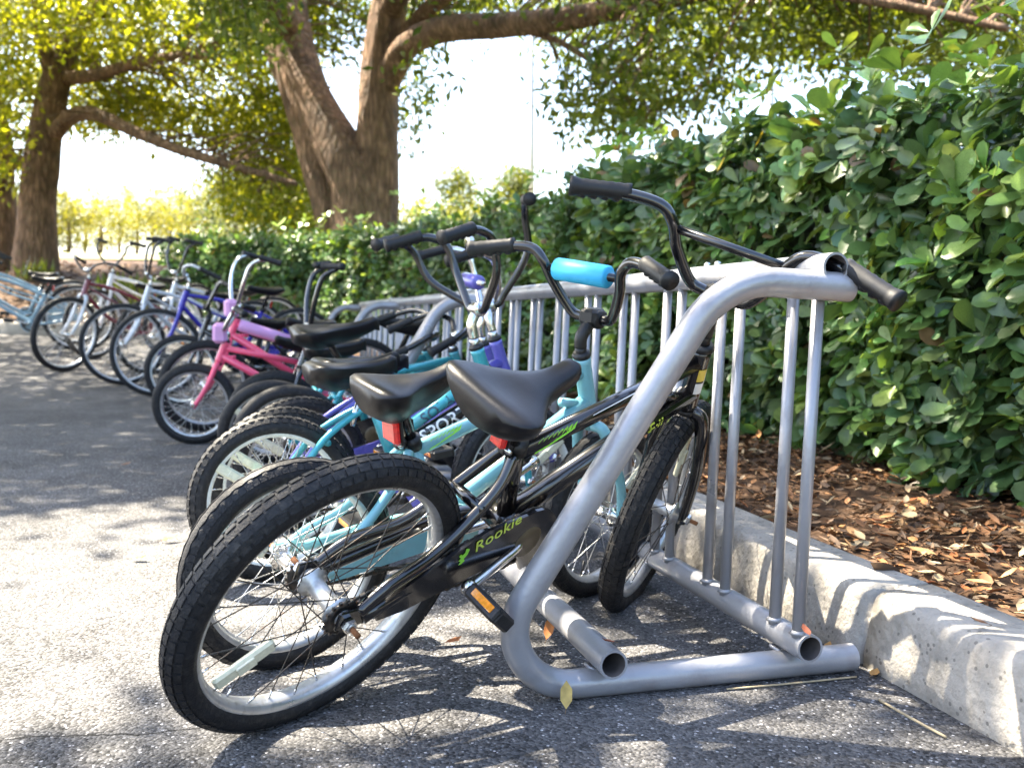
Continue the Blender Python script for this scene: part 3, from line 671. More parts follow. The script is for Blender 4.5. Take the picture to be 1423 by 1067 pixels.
    for sgn in (1, -1):
        a0 = hubR+Vector((0, yk, sgn*cr2)); a1 = bb+Vector((0, yk, sgn*crr)); 
        if det > 1:
            for k in range(links):
                p_ = a0.lerp(a1, (k+.5)/links); dv = (a1-a0).normalized(); XX = Matrix.Translation(p_) @ Matrix.Rotation(-math.atan2(dv.z, dv.x), 4, 'Y')
                ch.box((0, 0, 0), (.0105, .003 if k % 2 else .0065, .0075), M['black_spoke'], XX, .0012)
        else: ch.tube([a0, a1], .0038, M['black_spoke'], 5)
    ch.lathe([(cr2+.004, yk-.0015), (cr2+.004, yk+.0015), (.012, yk+.0015), (.012, yk-.0015)], M['black_spoke'], 18, 'Y', hubR, closed=True)
    if det > 1:
        for k in range(16):
            a = 2*math.pi*k/16; ch.box(hubR+Vector(((cr2+.005)*math.cos(a), yk, (cr2+.005)*math.sin(a))), (.005, .004, .005), M['black_spoke'])
    ch.build('chain', root)
    gm = sp.get('guard', P)
    if gm:
        g = MB(); gy = -.060; R2 = crr+sp.get('gr', .016); out = []
        for k in range(13):
            a = R_(115-k*16); out.append((bb.x+R2*math.cos(a), bb.z+R2*math.sin(a)))
        d0 = Vector((hubR.x+.06*s, 0, hubR.z+.002)); 
        out += [(bb.x-.02*s, bb.z-.022*s), (d0.x+.05*s, d0.z-.012), (d0.x, d0.z-.016), (d0.x-.005, d0.z+.012), (d0.x+.02, d0.z+.03*s), (bb.x-.12*s, bb.z+.048*s)]
        n = len(out); vs = [(a, gy-.003, b) for a, b in out]+[(a, gy+.003, b) for a, b in out]
        g.add(vs, [list(range(n)), list(range(n, 2*n))[::-1]]+[[i, n+i, n+(i+1) % n, (i+1) % n] for i in range(n)], gm, False)
        if sp.get('boss', True):
            g.lathe([(.0, -.006), (R2*.36, -.0055), (R2*.46, -.0035), (R2*.5, 0)], sp.get('boss_m', M['bronze']), 24, 'Y', (bb.x, gy-.0005, bb.z))
        go = g.build('chain_guard', root)
        if sp.get('guard_text'):
            tx, m_ = sp['guard_text']; g = MB(); ta_ = R_(sp.get('gang', 12)); dv = Vector((math.cos(ta_), 0, math.sin(ta_))); uv = Vector((-dv.z, 0, dv.x)); h = sp.get('gth', .034)*s
            o_ = Vector((bb.x-sp.get('gtx', .145)*s, gy-.0036, bb.z+sp.get('gtz', .0)*s)); flat_text(g, tx, o_, dv, uv, (0, -1, 0), h, m_, .12); g.build('lettering', go)
            g = MB(); c0 = o_-dv*.03*s-uv*.002; sc = .030*s
            shp = [(.0, -.5), (.25, -.42), (.18, -.2), (.45, -.05), (.62, .28), (.38, .5), (.30, .22), (.12, .15), (.02, .32), (-.12, .2), (.0, .0), (-.18, -.12), (-.05, -.25), (-.2, -.45)]
            g.add([c0+dv*a*sc+uv*b*sc+Vector((0, -.001, 0)) for a, b in shp], [list(range(len(shp)))], M['green_print'], False); g.build('emblem', go)
    if sp.get('fender'):
        for hubp, XX, a0, a1, nm in ((hubR, None, R_(20), R_(200), 'rear_fender'), (hubF, SX, R_(55), R_(180), 'front_fender')):
            g = MB(); rings = []; Rf = R+.018
            for k in range(20):
                a = a0+(a1-a0)*k/19; c = hubp+Vector((math.cos(a)*Rf, 0, math.sin(a)*Rf)); rd = Vector((math.cos(a), 0, math.sin(a)))
                ringo = [c+Vector((0, .034*math.sin(b), 0))+rd*.02*(math.cos(b)-1) for b in np.linspace(-1.4, 1.4, 7)]
                rings.append(ringo+[p-rd*.002 for p in ringo[::-1]])
            g.ring_loft(rings, sp['fender'], X=XX); g.build(nm, root)
    if sp.get('peg'):
        pass
    if sp.get('bell'):
        g = MB(); e = ends[0][-8]; g.lathe([(0, .02), (.02, .016), (.027, 0), (.027, -.004), (0, -.004)], M['chrome'], 16, 'X', e+Vector((.0, 0, .035)), X=SX); g.tube([e, e+Vector((0, 0, .03))], .005, M['chrome'], 6, X=SX); g.build('bell', ho)
    if sp.get('basket'):
        pass
    return root
BK, CH = M['black_paint'], M['chrome']
CRU = dict(kind='cruiser', R=.335, wb=1.08, rim=M['silver'], tread=None, tr=.025, stem=CH, bb=(.44, 0, .29), stt=(.28, 0, .60), seat=(.235, 0, .71), sl=.28, sw=.22, refl=False, boss=False, front=True)
SML = dict(R=.203, wb=.76, bb=(.29, 0, .225), htb=.25, rear_refl=False)
APE = dict(bars='ape', stem=CH, stem_rise=.086, reach=.037, bar_w=.33, rise=.205, back=.115)
bikes = [
 dict(label='black kids bike with lime lettering leaning on the rack end frame', kind='bmx', R=.254, wb=.905, pos=(.05, 1.515), th=58.6, lean=28.2, steer=18, paint=BK, detail=2, tread='brick', rake=.0, htb=.30, htl=.12, stem_rise=.105, reach=.012, bar_w=.60, rise=.15, back=.07, bz=.72, cf=.74, grip=.11,
      bb=(.362, 0, .325), stt=(.307, 0, .498), spoke=M['black_spoke'], hub=M['alloy'], guard=BK, guard_text=('Rookie', M['lime_print']), gang=26, gth=.024, gtx=.138, gtz=.02, gr=.006, flames=True, badge=True, crank=196, crank_l=.15, ptilt=38, rr=.02, rrs=.72, seat=(.252, 0, .585), sl=.222, sw=.205, stilt=-13, boss_m=M['bronze'], spin=-1.15, tr=.0275),
 dict(label='teal kids bike with sky blue crossbar pad and square red reflector', kind='bmx', R=.203, wb=.76, pos=(.062, 1.747), th=68.8, lean=12.5, steer=10, paint=M['teal'], detail=2, tread='wave', tr=.025, rake=.0, reach=.05,
      guard=M['teal'], guard_text=('Rookie', M['lime_print']), gang=14, gtx=.19, gtz=.03, pad=M['pad_blue'], padw=.07, flames=True, bar_w=.52, rise=.15, back=.075, bz=.66, cf=.72, grip=.1, seat=(.19, 0, .515), stt=(.225, 0, .425), bb=(.30, 0, .24), htl=.115, htb=.265, crank=20, rr=.03, rrx=.036, rrs=1.2, stem_rise=.058, sl=.205, sw=.16, stilt=-11),
 dict({**SML, **APE}, label='bright teal small bike with cream rims and chrome stem', kind='step', pos=(.069, 2.322), th=80, lean=2, steer=5, wb=.66, rake=0., paint=M['teal2'], rim=M['cream_rim'], detail=2, tread='knob', bb=(.32, 0, .225), htl=.115,
      texts=[('SOLAR', 'top', .105, .030, M['dark_print'], 0), ('SPORT', 'down', .085, .034, M['white_print'], .19)], band_m=BK, ttf=.57, dtf=.3, guard=M['violet'], seat=(.170, 0, .500), stt=(.236, 0, .45), clampm=M['teal2'], lever=True, tt_r=.0165, crank=60, sl=.23),
 dict({**SML, **APE, 'rise': .25, 'bar_w': .46, 'back': .10}, label='violet small bike with gold lettering on a black top tube', kind='step', pos=(.10, 2.53), th=78, lean=1, steer=50, rake=0., paint=M['violet'], rim=M['cream_rim'], tread='knob', bb=(.32, 0, .225), htl=.13,
      texts=[('SOLAR', 'top', .10, .031, M['gold_print'], .26)], band_m=BK, ttf=.42, dtf=.25, guard=M['violet'], seat=(.18, 0, .50), stt=(.236, 0, .46), tt_r=.0175, crank=140),
 dict({**SML, **APE}, label='violet small bike with chrome bars and a violet crossbar pad', kind='step', pos=(.16, 2.86), th=80, lean=4, steer=-6, paint=M['violet'], rim=M['alloy'], tread='knob', cross=True, bar_m=CH,
      pad=M['violet'], bell=True, guard=M['violet'], seat=(.19, 0, .48), stt=(.21, 0, .42), htl=.12, tt_r=.017, crank=100),
 dict(SML, label='teal small bike with a plain black tyre beside the violet bike', kind='bmx', pos=(.15, 3.42), th=82, lean=8, steer=0, paint=M['teal2'], tread=None, bars='cruiser', bar_w=.5, rise=.06, back=.18, stem=CH, seat=(.13, 0, .585), stt=(.215, 0, .44), guard=BK, crank=30, sl=.31, sw=.21, stilt=-8),
 dict(SML, label='teal small bike squeezed between another teal bike and the pink one', kind='bmx', pos=(.10, 3.78), th=84, lean=12, steer=-10, paint=M['teal2'], tread=None, bars='cruiser', bar_w=.52, rise=.06, back=.2, stem=CH, seat=(.215, 0, .52), stt=(.225, 0, .44), guard=BK, crank=100),
 dict(SML, label='pink small bike facing out with pink fork and lavender stem pad', kind='bmx', pos=(-.235, 4.93), front=True, th=262, lean=-8, steer=-14, paint=M['pink'], tread='knob', tr=.027, bars='bmx', bar_m=CH, bar_w=.5, rise=.13, bz=.7, steer_pad=M['lavender'], guard=M['lavender'], seat=(.225, 0, .50), stt=(.235, 0, .43), stem=CH, refl=False),
 dict(label='magenta bike with a lavender top tube pad and tall chrome bars', kind='bmx', R=.254, wb=.88, pos=(-.20, 5.45), front=True, th=264, lean=-4, steer=8, paint=M['pink'], tread='knob', bars='ape', bar_m=CH, bar_w=.42, rise=.28, back=.10, top_pad=M['lavender'], steer_pad=M['lavender'], guard=BK, stem=CH, refl=False),
 dict(label='black bike with white rims beside the deep blue cruiser', kind='bmx', R=.254, wb=.9, pos=(-.40, 6.9), front=True, th=258, lean=-6, steer=-10, paint=BK, rim=M['cream_rim'], tread='knob', bars='bmx', guard=BK, refl=False),
 dict(SML, label='dark bike with tall upright grips facing out behind the teal saddles', kind='bmx', pos=(.13, 4.2), front=True, th=268, lean=-3, steer=4, paint=BK, tread='knob', bars='ape', bar_w=.30, rise=.27, back=.02, guard=BK, stem=CH, stem_rise=.06, seat=(.16, 0, .60), stt=(.225, 0, .45)),
 dict(CRU, label='deep blue cruiser facing out with silver stem', pos=(-.62, 7.55), th=255, lean=-7, steer=-12, paint=M['blue'], bars='cruiser', bar_w=.62, rise=.09, back=.22, stem_rise=.09, bar_m=M['silver'], stt=(.28, 0, .66), seat=(.235, 0, .80), guard=M['blue']),
 dict(CRU, label='silver cruiser with tall black grips behind the deep blue cruiser', pos=(-.93, 8.25), th=250, lean=-6, steer=-8, paint=M['silver'], bars='ape', bar_w=.5, rise=.28, back=.06, stem_rise=.08, guard=M['silver']),
 dict(CRU, label='grey cruiser with curled black bars, third behind the deep blue cruiser', pos=(-.75, 8.75), th=252, lean=-4, steer=10, paint=M['silver'], bars='ape', bar_w=.5, rise=.28, back=.05, guard=BK),
 dict(CRU, label='maroon cruiser with pale fork standing before the tree trunk', pos=(-1.49, 9.02), th=232, lean=-8, steer=8, paint=M['maroon'], fork=M['silver'], tr=.028, bars='cruiser', bar_w=.62, rise=.10, back=.2, guard=M['maroon']),
 dict(CRU, label='white cruiser with upturned black bars beside the maroon cruiser', pos=(-1.35, 9.75), th=236, lean=-3, steer=12, paint=M['white'], bars='ape', bar_w=.56, rise=.22, back=.1, guard=M['white']),
 dict(CRU, label='pale blue step-through bike nearest the maroon cruiser', pos=(-2.62, 10.1), th=266, lean=-5, steer=6, paint=M['sky_paint'], bars='cruiser', bar_w=.62, rise=.10, back=.22, guard=M['sky_paint']),
 dict(CRU, label='pale blue step-through bike behind another pale blue bike', pos=(-2.75, 10.6), th=268, lean=-3, steer=-8, paint=M['sky_paint'], bars='cruiser', bar_w=.62, rise=.10, back=.22, guard=M['sky_paint']),
]
for sp in bikes: make_bike(sp)

# ------------------------------------------------------------------ leaves
def leaf_template(kind):
    """unit leaf, x along the blade, y across, z up"""
    if kind == 'hedge':      # obovate, gently folded and arched
        V = np.array([(0, 0, 0), (.30, .13, .02), (.30, -.13, .02), (.34, 0, -.02), (.68, .235, .02), (.68, -.235, .02), (.70, 0, -.03), (.90, .16, -.02), (.90, -.16, -.02), (1.0, 0, -.06)])
        F = np.array([(0, 3, 1), (0, 2, 3), (1, 3, 6), (1, 6, 4), (3, 2, 5), (3, 5, 6), (4, 6, 9), (4, 9, 7), (6, 5, 8), (6, 8, 9)])
    elif kind == 'tree':
        V = np.array([(0, 0, 0), (.5, .22, .05), (.5, -.22, .05), (1, 0, -.04)]); F = np.array([(0, 2, 1), (1, 2, 3)])
    else:
        V = np.array([(0, 0, 0), (.3, .17, .06), (.3, -.17, .06), (.35, 0, -.01), (.7, .17, .09), (.7, -.17, .04), (.72, 0, .0), (1, 0, .09)])
        F = np.array([(0, 3, 1), (0, 2, 3), (1, 3, 6), (1, 6, 4), (3, 2, 5), (3, 5, 6), (4, 6, 7), (6, 5, 7)])
    return V, F
def scatter(name, kind, pos, fwd, up, size, cols, m, wid=None, curl=None):
    """one mesh of many leaves; fwd/up (n,3)"""
    V0, F0 = leaf_template(kind); n = len(pos)
    f = fwd/np.linalg.norm(fwd, axis=1, keepdims=True); r = np.cross(up, f); r /= np.linalg.norm(r, axis=1, keepdims=True)+1e-9; u = np.cross(f, r)
    w = np.ones(n) if wid is None else wid
    cz_ = rng.uniform(-.8, 3.6, n) if kind == 'hedge' else np.ones(n)
    P = pos[:, None, :]+size[:, None, None]*(V0[None, :, 0:1]*f[:, None, :]+V0[None, :, 1:2]*w[:, None, None]*r[:, None, :]+V0[None, :, 2:3]*cz_[:, None, None]*u[:, None, :])
    k = len(V0); F = F0[None]+(np.arange(n)*k)[:, None, None]
    C = np.repeat(cols, k, axis=0)
    return np_mesh(name, P.reshape(-1, 3), F.reshape(-1, 3), m, C, smooth=(kind == 'hedge'))
def mix(a, b, t): return np.array(a)[None]*(1-t[:, None])+np.array(b)[None]*t[:, None]
def nfield(P, sc, off=0.): return np.array([mnoise.noise(Vector((p[0]*sc+off, p[1]*sc, p[2]*sc))) for p in P])
# ------------------------------------------------------------------ the hedge
HP = resample(smooth_path([(2.62, -1.2, 0), (2.62, 1, 0), (2.60, 4, 0), (2.50, 7, 0), (2.05, 9.2, 0), (1.05, 10.9, 0), (-.55, 11.9, 0)], 10), .1)
hedge = tag(link('hedge', None), 'clipped green hedge of glossy oval leaves running along the kerb', 'hedge'); hedge.location = (2.6, 2.0, .12)
HO = np.array([2.6, 2.0, .12])
HLEN = len(HP)-1
HPn = np.array([p[:] for p in HP]); HT = np.gradient(HPn, axis=0); HT /= np.linalg.norm(HT, axis=1, keepdims=True); HN = np.stack([HT[:, 1], -HT[:, 0], 0*HT[:, 0]], 1)
def hedge_h(i):
    y = HPn[i, 1]; return np.interp(y, [-1, 1.5, 2.3, 3.2, 5.5, 8, 10, 12], [1.22, 1.20, 1.20, 1.34, 1.38, 1.33, 1.15, .9])
def hedge_surface(n, lo=0, hi=1., spread=.0):
    """random points on the hedge skin, with outward direction"""
    t = rng.uniform(lo, hi, n)*HLEN; i = t.astype(int).clip(0, HLEN-1); fr = (t-i)[:, None]
    c = HPn[i]*(1-fr)+HPn[i+1]*fr; nn = HN[i]; h = hedge_h(i)
    a = rng.uniform(0, 1, n)           # 0..0.62 front face, then over the top, then back
    w = .66
    fz = np.where(a < .58, (a/.58), 1.0); side = np.where(a < .58, -1.0, np.where(a < .86, -1+(a-.58)/.28*2, 1.0))
    fz = np.where(a > .86, 1-(a-.86)/.14, fz)
    # rounded shoulder
    top = (fz > .999)
    z = fz*h; sh = np.clip((fz-.78)/.22, 0, 1)
    lat = side*w
    lat = np.where(top, side*(w-.05), lat-np.sign(lat)*(.10*sh**2+.10*np.clip((.25-fz)/.25, 0, 1)))
    z = np.where(top, h-.06*np.abs(side)**3*1.0, z)
    gzv = np.interp(c[:, 1], PY, PZ)
    P = c+nn*lat[:, None]; P[:, 2] = gzv+.12+z
    out = nn*np.where(top, side*.35, np.sign(side))[:, None]; out[:, 2] = np.where(top, 1., .18+.5*sh)
    out /= np.linalg.norm(out, axis=1, keepdims=True)
    return P, out
def make_rosettes(n, lo, hi, leaf, nl, depth, name, keep=0):
    P, out = hedge_surface(n, lo, hi)
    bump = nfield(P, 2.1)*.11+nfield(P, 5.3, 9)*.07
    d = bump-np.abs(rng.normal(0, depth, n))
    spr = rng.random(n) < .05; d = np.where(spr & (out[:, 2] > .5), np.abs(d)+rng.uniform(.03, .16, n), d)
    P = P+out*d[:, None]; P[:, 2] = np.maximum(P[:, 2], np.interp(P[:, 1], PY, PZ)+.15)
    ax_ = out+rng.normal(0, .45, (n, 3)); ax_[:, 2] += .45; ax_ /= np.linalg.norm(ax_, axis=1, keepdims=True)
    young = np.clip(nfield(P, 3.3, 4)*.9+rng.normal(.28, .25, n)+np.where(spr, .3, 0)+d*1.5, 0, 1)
    K = nl; tot = n*K; idx = np.repeat(np.arange(n), K)
    ref = np.cross(ax_, rng.normal(0, 1, (n, 3))); ref /= np.linalg.norm(ref, axis=1, keepdims=True); ref2 = np.cross(ax_, ref)
    ang = np.tile(np.arange(K)*2.4, n)+np.repeat(rng.uniform(0, 6.28, n), K); el = rng.uniform(.05, .9, tot)
    rad = ref[idx]*np.cos(ang)[:, None]+ref2[idx]*np.sin(ang)[:, None]
    f = rad*np.cos(el)[:, None]+ax_[idx]*np.sin(el)[:, None]+np.array([0, 0, -.12]); u = ax_[idx]*np.cos(el)[:, None]-rad*np.sin(el)[:, None]
    u += rng.normal(0, .18, (tot, 3))
    pos = P[idx]+rad*.006-ax_[idx]*rng.uniform(0, .045, tot)[:, None]
    size = leaf*rng.uniform(.5, 1.28, tot)*np.repeat(rng.uniform(.75, 1.2, n), K); yv = np.clip(young[idx]+rng.normal(0, .12, tot), 0, 1)
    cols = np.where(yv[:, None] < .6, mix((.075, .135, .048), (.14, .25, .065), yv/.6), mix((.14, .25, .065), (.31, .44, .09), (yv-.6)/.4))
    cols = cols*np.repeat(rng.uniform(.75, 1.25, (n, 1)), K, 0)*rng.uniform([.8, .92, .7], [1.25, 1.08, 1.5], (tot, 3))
    yel = rng.random(tot) < .0015; cols[yel] = (.55, .40, .04); brn = rng.random(tot) < .012; cols[brn] = (.16, .10, .045)
    wid = rng.uniform(.85, 1.25, tot)
    return pos, f, u, size, cols, wid
LEN = HLEN*.1
near_hi = 6.6/LEN
A = make_rosettes(5400, .0, near_hi, .092, 7, .10, 'near')
B = make_rosettes(7000, near_hi, 1., .085, 5, .10, 'far')
# the 300 leaves that show largest become parts of their own
rel = A[0]-np.array(CAMO); dep = rel @ np.array(FW); px = PW/2+FPX*(rel @ np.array(RT))/dep; py = PH/2-FPX*(rel @ np.array(UPV))/dep
front = (HPn[0, 0]-A[0][:, 0])
score = np.where((px > 880) & (px < 1440) & (py > 60) & (py < 760) & (dep > .5), A[3]/np.maximum(dep, .1)+.004*front, -1)
big = np.argsort(-score)[:300]; msk = np.ones(len(A[0]), bool); msk[big] = False
fo = link('foliage', scatter('foliage', 'hedge', A[0][msk]-HO, A[1][msk], A[2][msk], A[3][msk], A[4][msk], M['hleaf'], A[5][msk]), hedge); fo['kind'] = 'stuff'
fo = link('foliage', scatter('foliage', 'hedge', B[0]-HO, B[1], B[2], B[3], B[4], M['hleaf'], B[5]), hedge); fo['kind'] = 'stuff'
V0, F0 = leaf_template('hedge'); variants = []
for c in ((.08, .145, .05), (.10, .18, .055), (.125, .225, .062), (.18, .30, .072), (.27, .40, .085), (.5, .38, .04)):
    variants.append(np_mesh('leaf', V0, F0, M['hleaf'], np.repeat(np.array([c]), len(V0), 0), smooth=True))
for k in big:
    f = Vector(A[1][k]).normalized(); u = Vector(A[2][k]); r = u.cross(f).normalized(); u = f.cross(r); s_ = A[3][k]; w_ = A[5][k]
    p = A[0][k]-HO; lum = A[4][k][1]; v = 5 if A[4][k][0] > .4 else int(np.argmin([abs(lum-x) for x in (.145, .18, .225, .30, .40)]))
    link('leaf', variants[v], hedge, Matrix(((f.x*s_, r.x*s_*w_, u.x*s_, p[0]), (f.y*s_, r.y*s_*w_, u.y*s_, p[1]), (f.z*s_, r.z*s_*w_, u.z*s_, p[2]), (0, 0, 0, 1))))
# woody stems and an added solid core, coloured dark for the shade inside the hedge
mb = MB()
for k in range(150):
    i = random.randrange(0, HLEN) if k > 90 else random.randrange(0, 75); c = Vector(HP[i]); lat = random.uniform(-.5, .3); n_ = Vector(HN[i]); g = gz(c.x, c.y)+.10
    p = c+n_*lat; p.z = g; h = float(hedge_h(i)); q = p+n_*random.uniform(-.25, .25)+Vector((0, random.uniform(-.3, .3), h*random.uniform(.6, .95)))
    m_ = p.lerp(q, .5)+Vector((random.uniform(-.08, .08), random.uniform(-.08, .08), 0)); mb.tube([v-Vector(HO) for v in smooth_path([p, m_, q], 4)], [.011-.0009*j for j in range(9)], M['stem'], 6)
mb.build('stems', hedge)['kind'] = 'stuff'
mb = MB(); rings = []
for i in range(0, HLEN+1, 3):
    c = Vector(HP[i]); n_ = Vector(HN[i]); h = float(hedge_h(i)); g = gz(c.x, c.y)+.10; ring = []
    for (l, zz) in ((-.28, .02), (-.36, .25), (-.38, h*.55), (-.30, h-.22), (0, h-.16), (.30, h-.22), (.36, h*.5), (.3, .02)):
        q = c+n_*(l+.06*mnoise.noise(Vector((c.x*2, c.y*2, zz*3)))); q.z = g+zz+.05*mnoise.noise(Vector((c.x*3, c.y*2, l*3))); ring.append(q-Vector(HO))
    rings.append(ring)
mb.ring_loft(rings, M['hcore'], True, True); mb.build('shade_core', hedge)
# ------------------------------------------------------------------ mulch: dry leaves and chips on the bed
def dry_cols(n):
    t = rng.random(n); c = mix((.08, .042, .022), (.25, .125, .055), t); d = rng.random(n) < .38; c[d] = mix((.07, .045, .03), (.14, .09, .06), t[d]); e = rng.random(n) < .12; c[e] = mix((.28, .21, .14), (.38, .27, .16), t[e]); return c
def litter(n, x0, x1, y0, y1, smin, smax, zl=.03):
    x = rng.uniform(x0, x1, n); y = rng.uniform(y0, y1, n)
    z = np.array([gz(a, b) for a, b in zip(x, y)])+.118+rng.uniform(.001, zl, n)
    a = rng.uniform(0, 6.28, n); f = np.stack([np.cos(a), np.sin(a), rng.normal(0, .28, n)], 1); u = np.stack([rng.normal(0, .35, n), rng.normal(0, .35, n), np.ones(n)], 1)
    P = np.stack([x, y, z], 1); k = (nfield(P, 2.6)+.6*nfield(P, 7., 3)+rng.normal(0, .25, n)) > -.42; m_ = int(k.sum())
    return P[k], f[k], u[k], rng.uniform(smin, smax, n)[k]*np.where(rng.random(m_) < .06, 1.7, 1), dry_cols(m_), np.where(rng.random(m_) < .35, rng.uniform(.08, .3, m_), rng.uniform(.5, 1.35, m_))
Lt = litter(20000, 1.26, 2.75, .6, 4.6, .012, .048); Lf = litter(5000, 1.26, 2.6, 4.6, 8.5, .03, .075)
rel = Lt[0]-np.array(CAMO); dep = rel @ np.array(FW); px = PW/2+FPX*(rel @ np.array(RT))/dep
sc_ = np.where((px < 1430) & (Lt[0][:, 2] > .132), Lt[3]/dep, -1); big = np.argsort(-sc_)[:260]; msk = np.ones(len(dep), bool); msk[big] = False
o = link('leaf_litter', scatter('leaf_litter', 'dry', Lt[0][msk], Lt[1][msk], Lt[2][msk], Lt[3][msk], Lt[4][msk], M['dry'], Lt[5][msk]), bed); o['kind'] = 'stuff'
o = link('leaf_litter', scatter('leaf_litter', 'dry', *Lf[:5], M['dry'], Lf[5]), bed); o['kind'] = 'stuff'
V0, F0 = leaf_template('dry'); dv = [np_mesh('dry_leaf', V0, F0, M['dry'], np.repeat(np.array([c]), len(V0), 0)) for c in ((.30, .15, .06), (.38, .22, .10), (.18, .09, .045), (.11, .07, .045), (.45, .34, .2), (.34, .13, .05))]
for k in big:
    f = Vector(Lt[1][k]).normalized(); u = Vector(Lt[2][k]); r = u.cross(f).normalized(); u = f.cross(r); s_ = Lt[3][k]; w_ = Lt[5][k]; p = Lt[0][k]
    link('dry_leaf', dv[random.randrange(6)], bed, Matrix(((f.x*s_, r.x*s_*w_, u.x*s_, p[0]), (f.y*s_, r.y*s_*w_, u.y*s_, p[1]), (f.z*s_, r.z*s_*w_, u.z*s_, p[2]), (0, 0, 0, 1))))
# mulch round the foot of the trees
n = 4000; x = rng.uniform(-8, 2, n); y = rng.uniform(11.5, 16, n); z = np.array([gz(a, b) for a, b in zip(x, y)])+.125; a = rng.uniform(0, 6.28, n)
o = link('leaf_litter', scatter('leaf_litter', 'dry', np.stack([x, y, z], 1), np.stack([np.cos(a), np.sin(a), rng.normal(0, .3, n)], 1), np.stack([rng.normal(0, .3, n), rng.normal(0, .3, n), np.ones(n)], 1), rng.uniform(.05, .12, n), dry_cols(n), M['dry']), bed); o['kind'] = 'stuff'

# ------------------------------------------------------------------ trees
def limb(mb, pts, r0, r1, wob=.0, k=7, n=14):
    pp = smooth_path(pts, k); K = len(pp); rings = []; upv = None
    for i, p in enumerate(pp):
        t = (pp[min(i+1, K-1)]-pp[max(i-1, 0)]).normalized(); a = t.cross(Vector((.3, 1, .1))).normalized() if upv is None else t.cross(upv).normalized(); b = a.cross(t); upv = b
        r = r0+(r1-r0)*i/(K-1); ring = []
        for j in range(n):
            an = 2*math.pi*j/n; q = a*math.cos(an)+b*math.sin(an); d = r*(1+wob*mnoise.noise(Vector((q.x*1.7, q.y*1.7, p.z*1.1+r0*7)))+.25*wob*mnoise.noise(Vector((q.x*6, q.y*6, p.z*3)))); ring.append(p+q*d)
        rings.append(ring)
    mb.ring_loft(rings, M['bark'])
# sunlit places on the ground: gaps in the canopy on the way to the sun
def litness(x, y):
    """0 = leaves shade this place, 1 = open to the sun (ground coordinates)"""
    v = 0.
    for cx, cy, rx, ry, w in ((-.75, 2.6, 1.0, 1.05, 1.), (-.85, 1.75, .75, .55, 1.), (.75, 1.6, .5, .35, .9), (.75, 1.15, .9, .4, .25), (1.5, .95, .55, 1.1, .85), (.1, 1.85, .55, .5, 1.), (-2.2, 2.3, 1.2, 1.5, 1.), (.35, 3.25, .4, .4, .8), (-4.2, 8.2, 1.0, .4, .9), (1.6, 2.6, .4, .5, .7), (2.7, 2.6, 1.0, 2.6, .28)):
        d = ((x-cx)/rx)**2+((y-cy)/ry)**2; v = np.maximum(v, w*np.clip(1.5-d, 0, 1))
    return v
SN = np.array(S)
def clumps(n, centre, rad, flat=1.):
    u = rng.normal(0, 1, (n, 3)); u /= np.linalg.norm(u, axis=1, keepdims=True); r = rng.random(n)**(1/2.2)
    return np.array(centre)+u*r[:, None]*np.array(rad)
def leaves_at(P, per, spread, size, c0, c1, bright=None):
    n = len(P); idx = np.repeat(np.arange(n), per); tot = n*per
    pos = P[idx]+rng.normal(0, 1, (tot, 3))*spread*np.array([1, 1, .75]); f = rng.normal(0, 1, (tot, 3)); f[:, 2] -= .5; u = rng.normal(0, .7, (tot, 3)); u[:, 2] += 1
    t = np.clip(rng.normal(.5, .28, tot)+np.repeat(rng.normal(0, .25, n), per), 0, 1)
    return pos, f, u, size*rng.uniform(.6, 1.3, tot), mix(c0, c1, t)
def crown_obj(root, parts, name='crown'):
    cat = [np.concatenate([q[i] for q in parts]) for i in range(5)]; loc = np.array(root.location)
    return link(name, scatter(name, 'tree', cat[0]-loc, cat[1], cat[2], cat[3], cat[4], M['tleaf'], None), root)
TRUNKS = ((370, 585, -140, 330, 12.0), (560, 850, -30, 75, 10.2), (20, 130, 60, 400, 13.9), (100, 430, 60, 265, 13.0))
def px_clumps(n, polys, dmin, dmax, trunks=TRUNKS):
    """clump centres inside outlines given in photo pixels, at the crown's own distance"""
    out = []
    def inside(x, y, poly):
        c = False; j = len(poly)-1
        for i in range(len(poly)):
            if (poly[i][1] > y) != (poly[j][1] > y) and x < (poly[j][0]-poly[i][0])*(y-poly[i][1])/(poly[j][1]-poly[i][1])+poly[i][0]: c = not c
            j = i
        return c
    tot = len(polys)
    for poly, wt in polys:
        xs_ = [p[0] for p in poly]; ys_ = [p[1] for p in poly]; k = int(n*wt); c = 0
        while c < k:
            x = random.uniform(min(xs_), max(xs_)); y = random.uniform(min(ys_), max(ys_))
            if inside(x, y, poly):
                d0 = dmin
                for (u0, u1, v0, v1, dd) in trunks:
                    if u0 < x < u1 and v0 < y < v1: d0 = max(d0, dd)
                out.append(at(x, y, random.uniform(d0, max(dmax, d0+2.2)))[:]); c += 1
    return np.array(out)
def overhead(n, x0, x1, y0, y1, z0, z1):
    P = np.stack([rng.uniform(x0, x1, n), rng.uniform(y0, y1, n), rng.uniform(z0, z1, n)], 1)
    gx = P[:, 0]-SN[0]/SN[2]*P[:, 2]; gy = P[:, 1]-SN[1]/SN[2]*P[:, 2]
    L = litness(gx, gy); return P[rng.random(n) > L*1.05]
def open_gaps(P):
    gx = P[:, 0]-SN[0]/SN[2]*P[:, 2]; gy = P[:, 1]-SN[1]/SN[2]*P[:, 2]
    return P[rng.random(len(P)) > litness(gx, gy)]
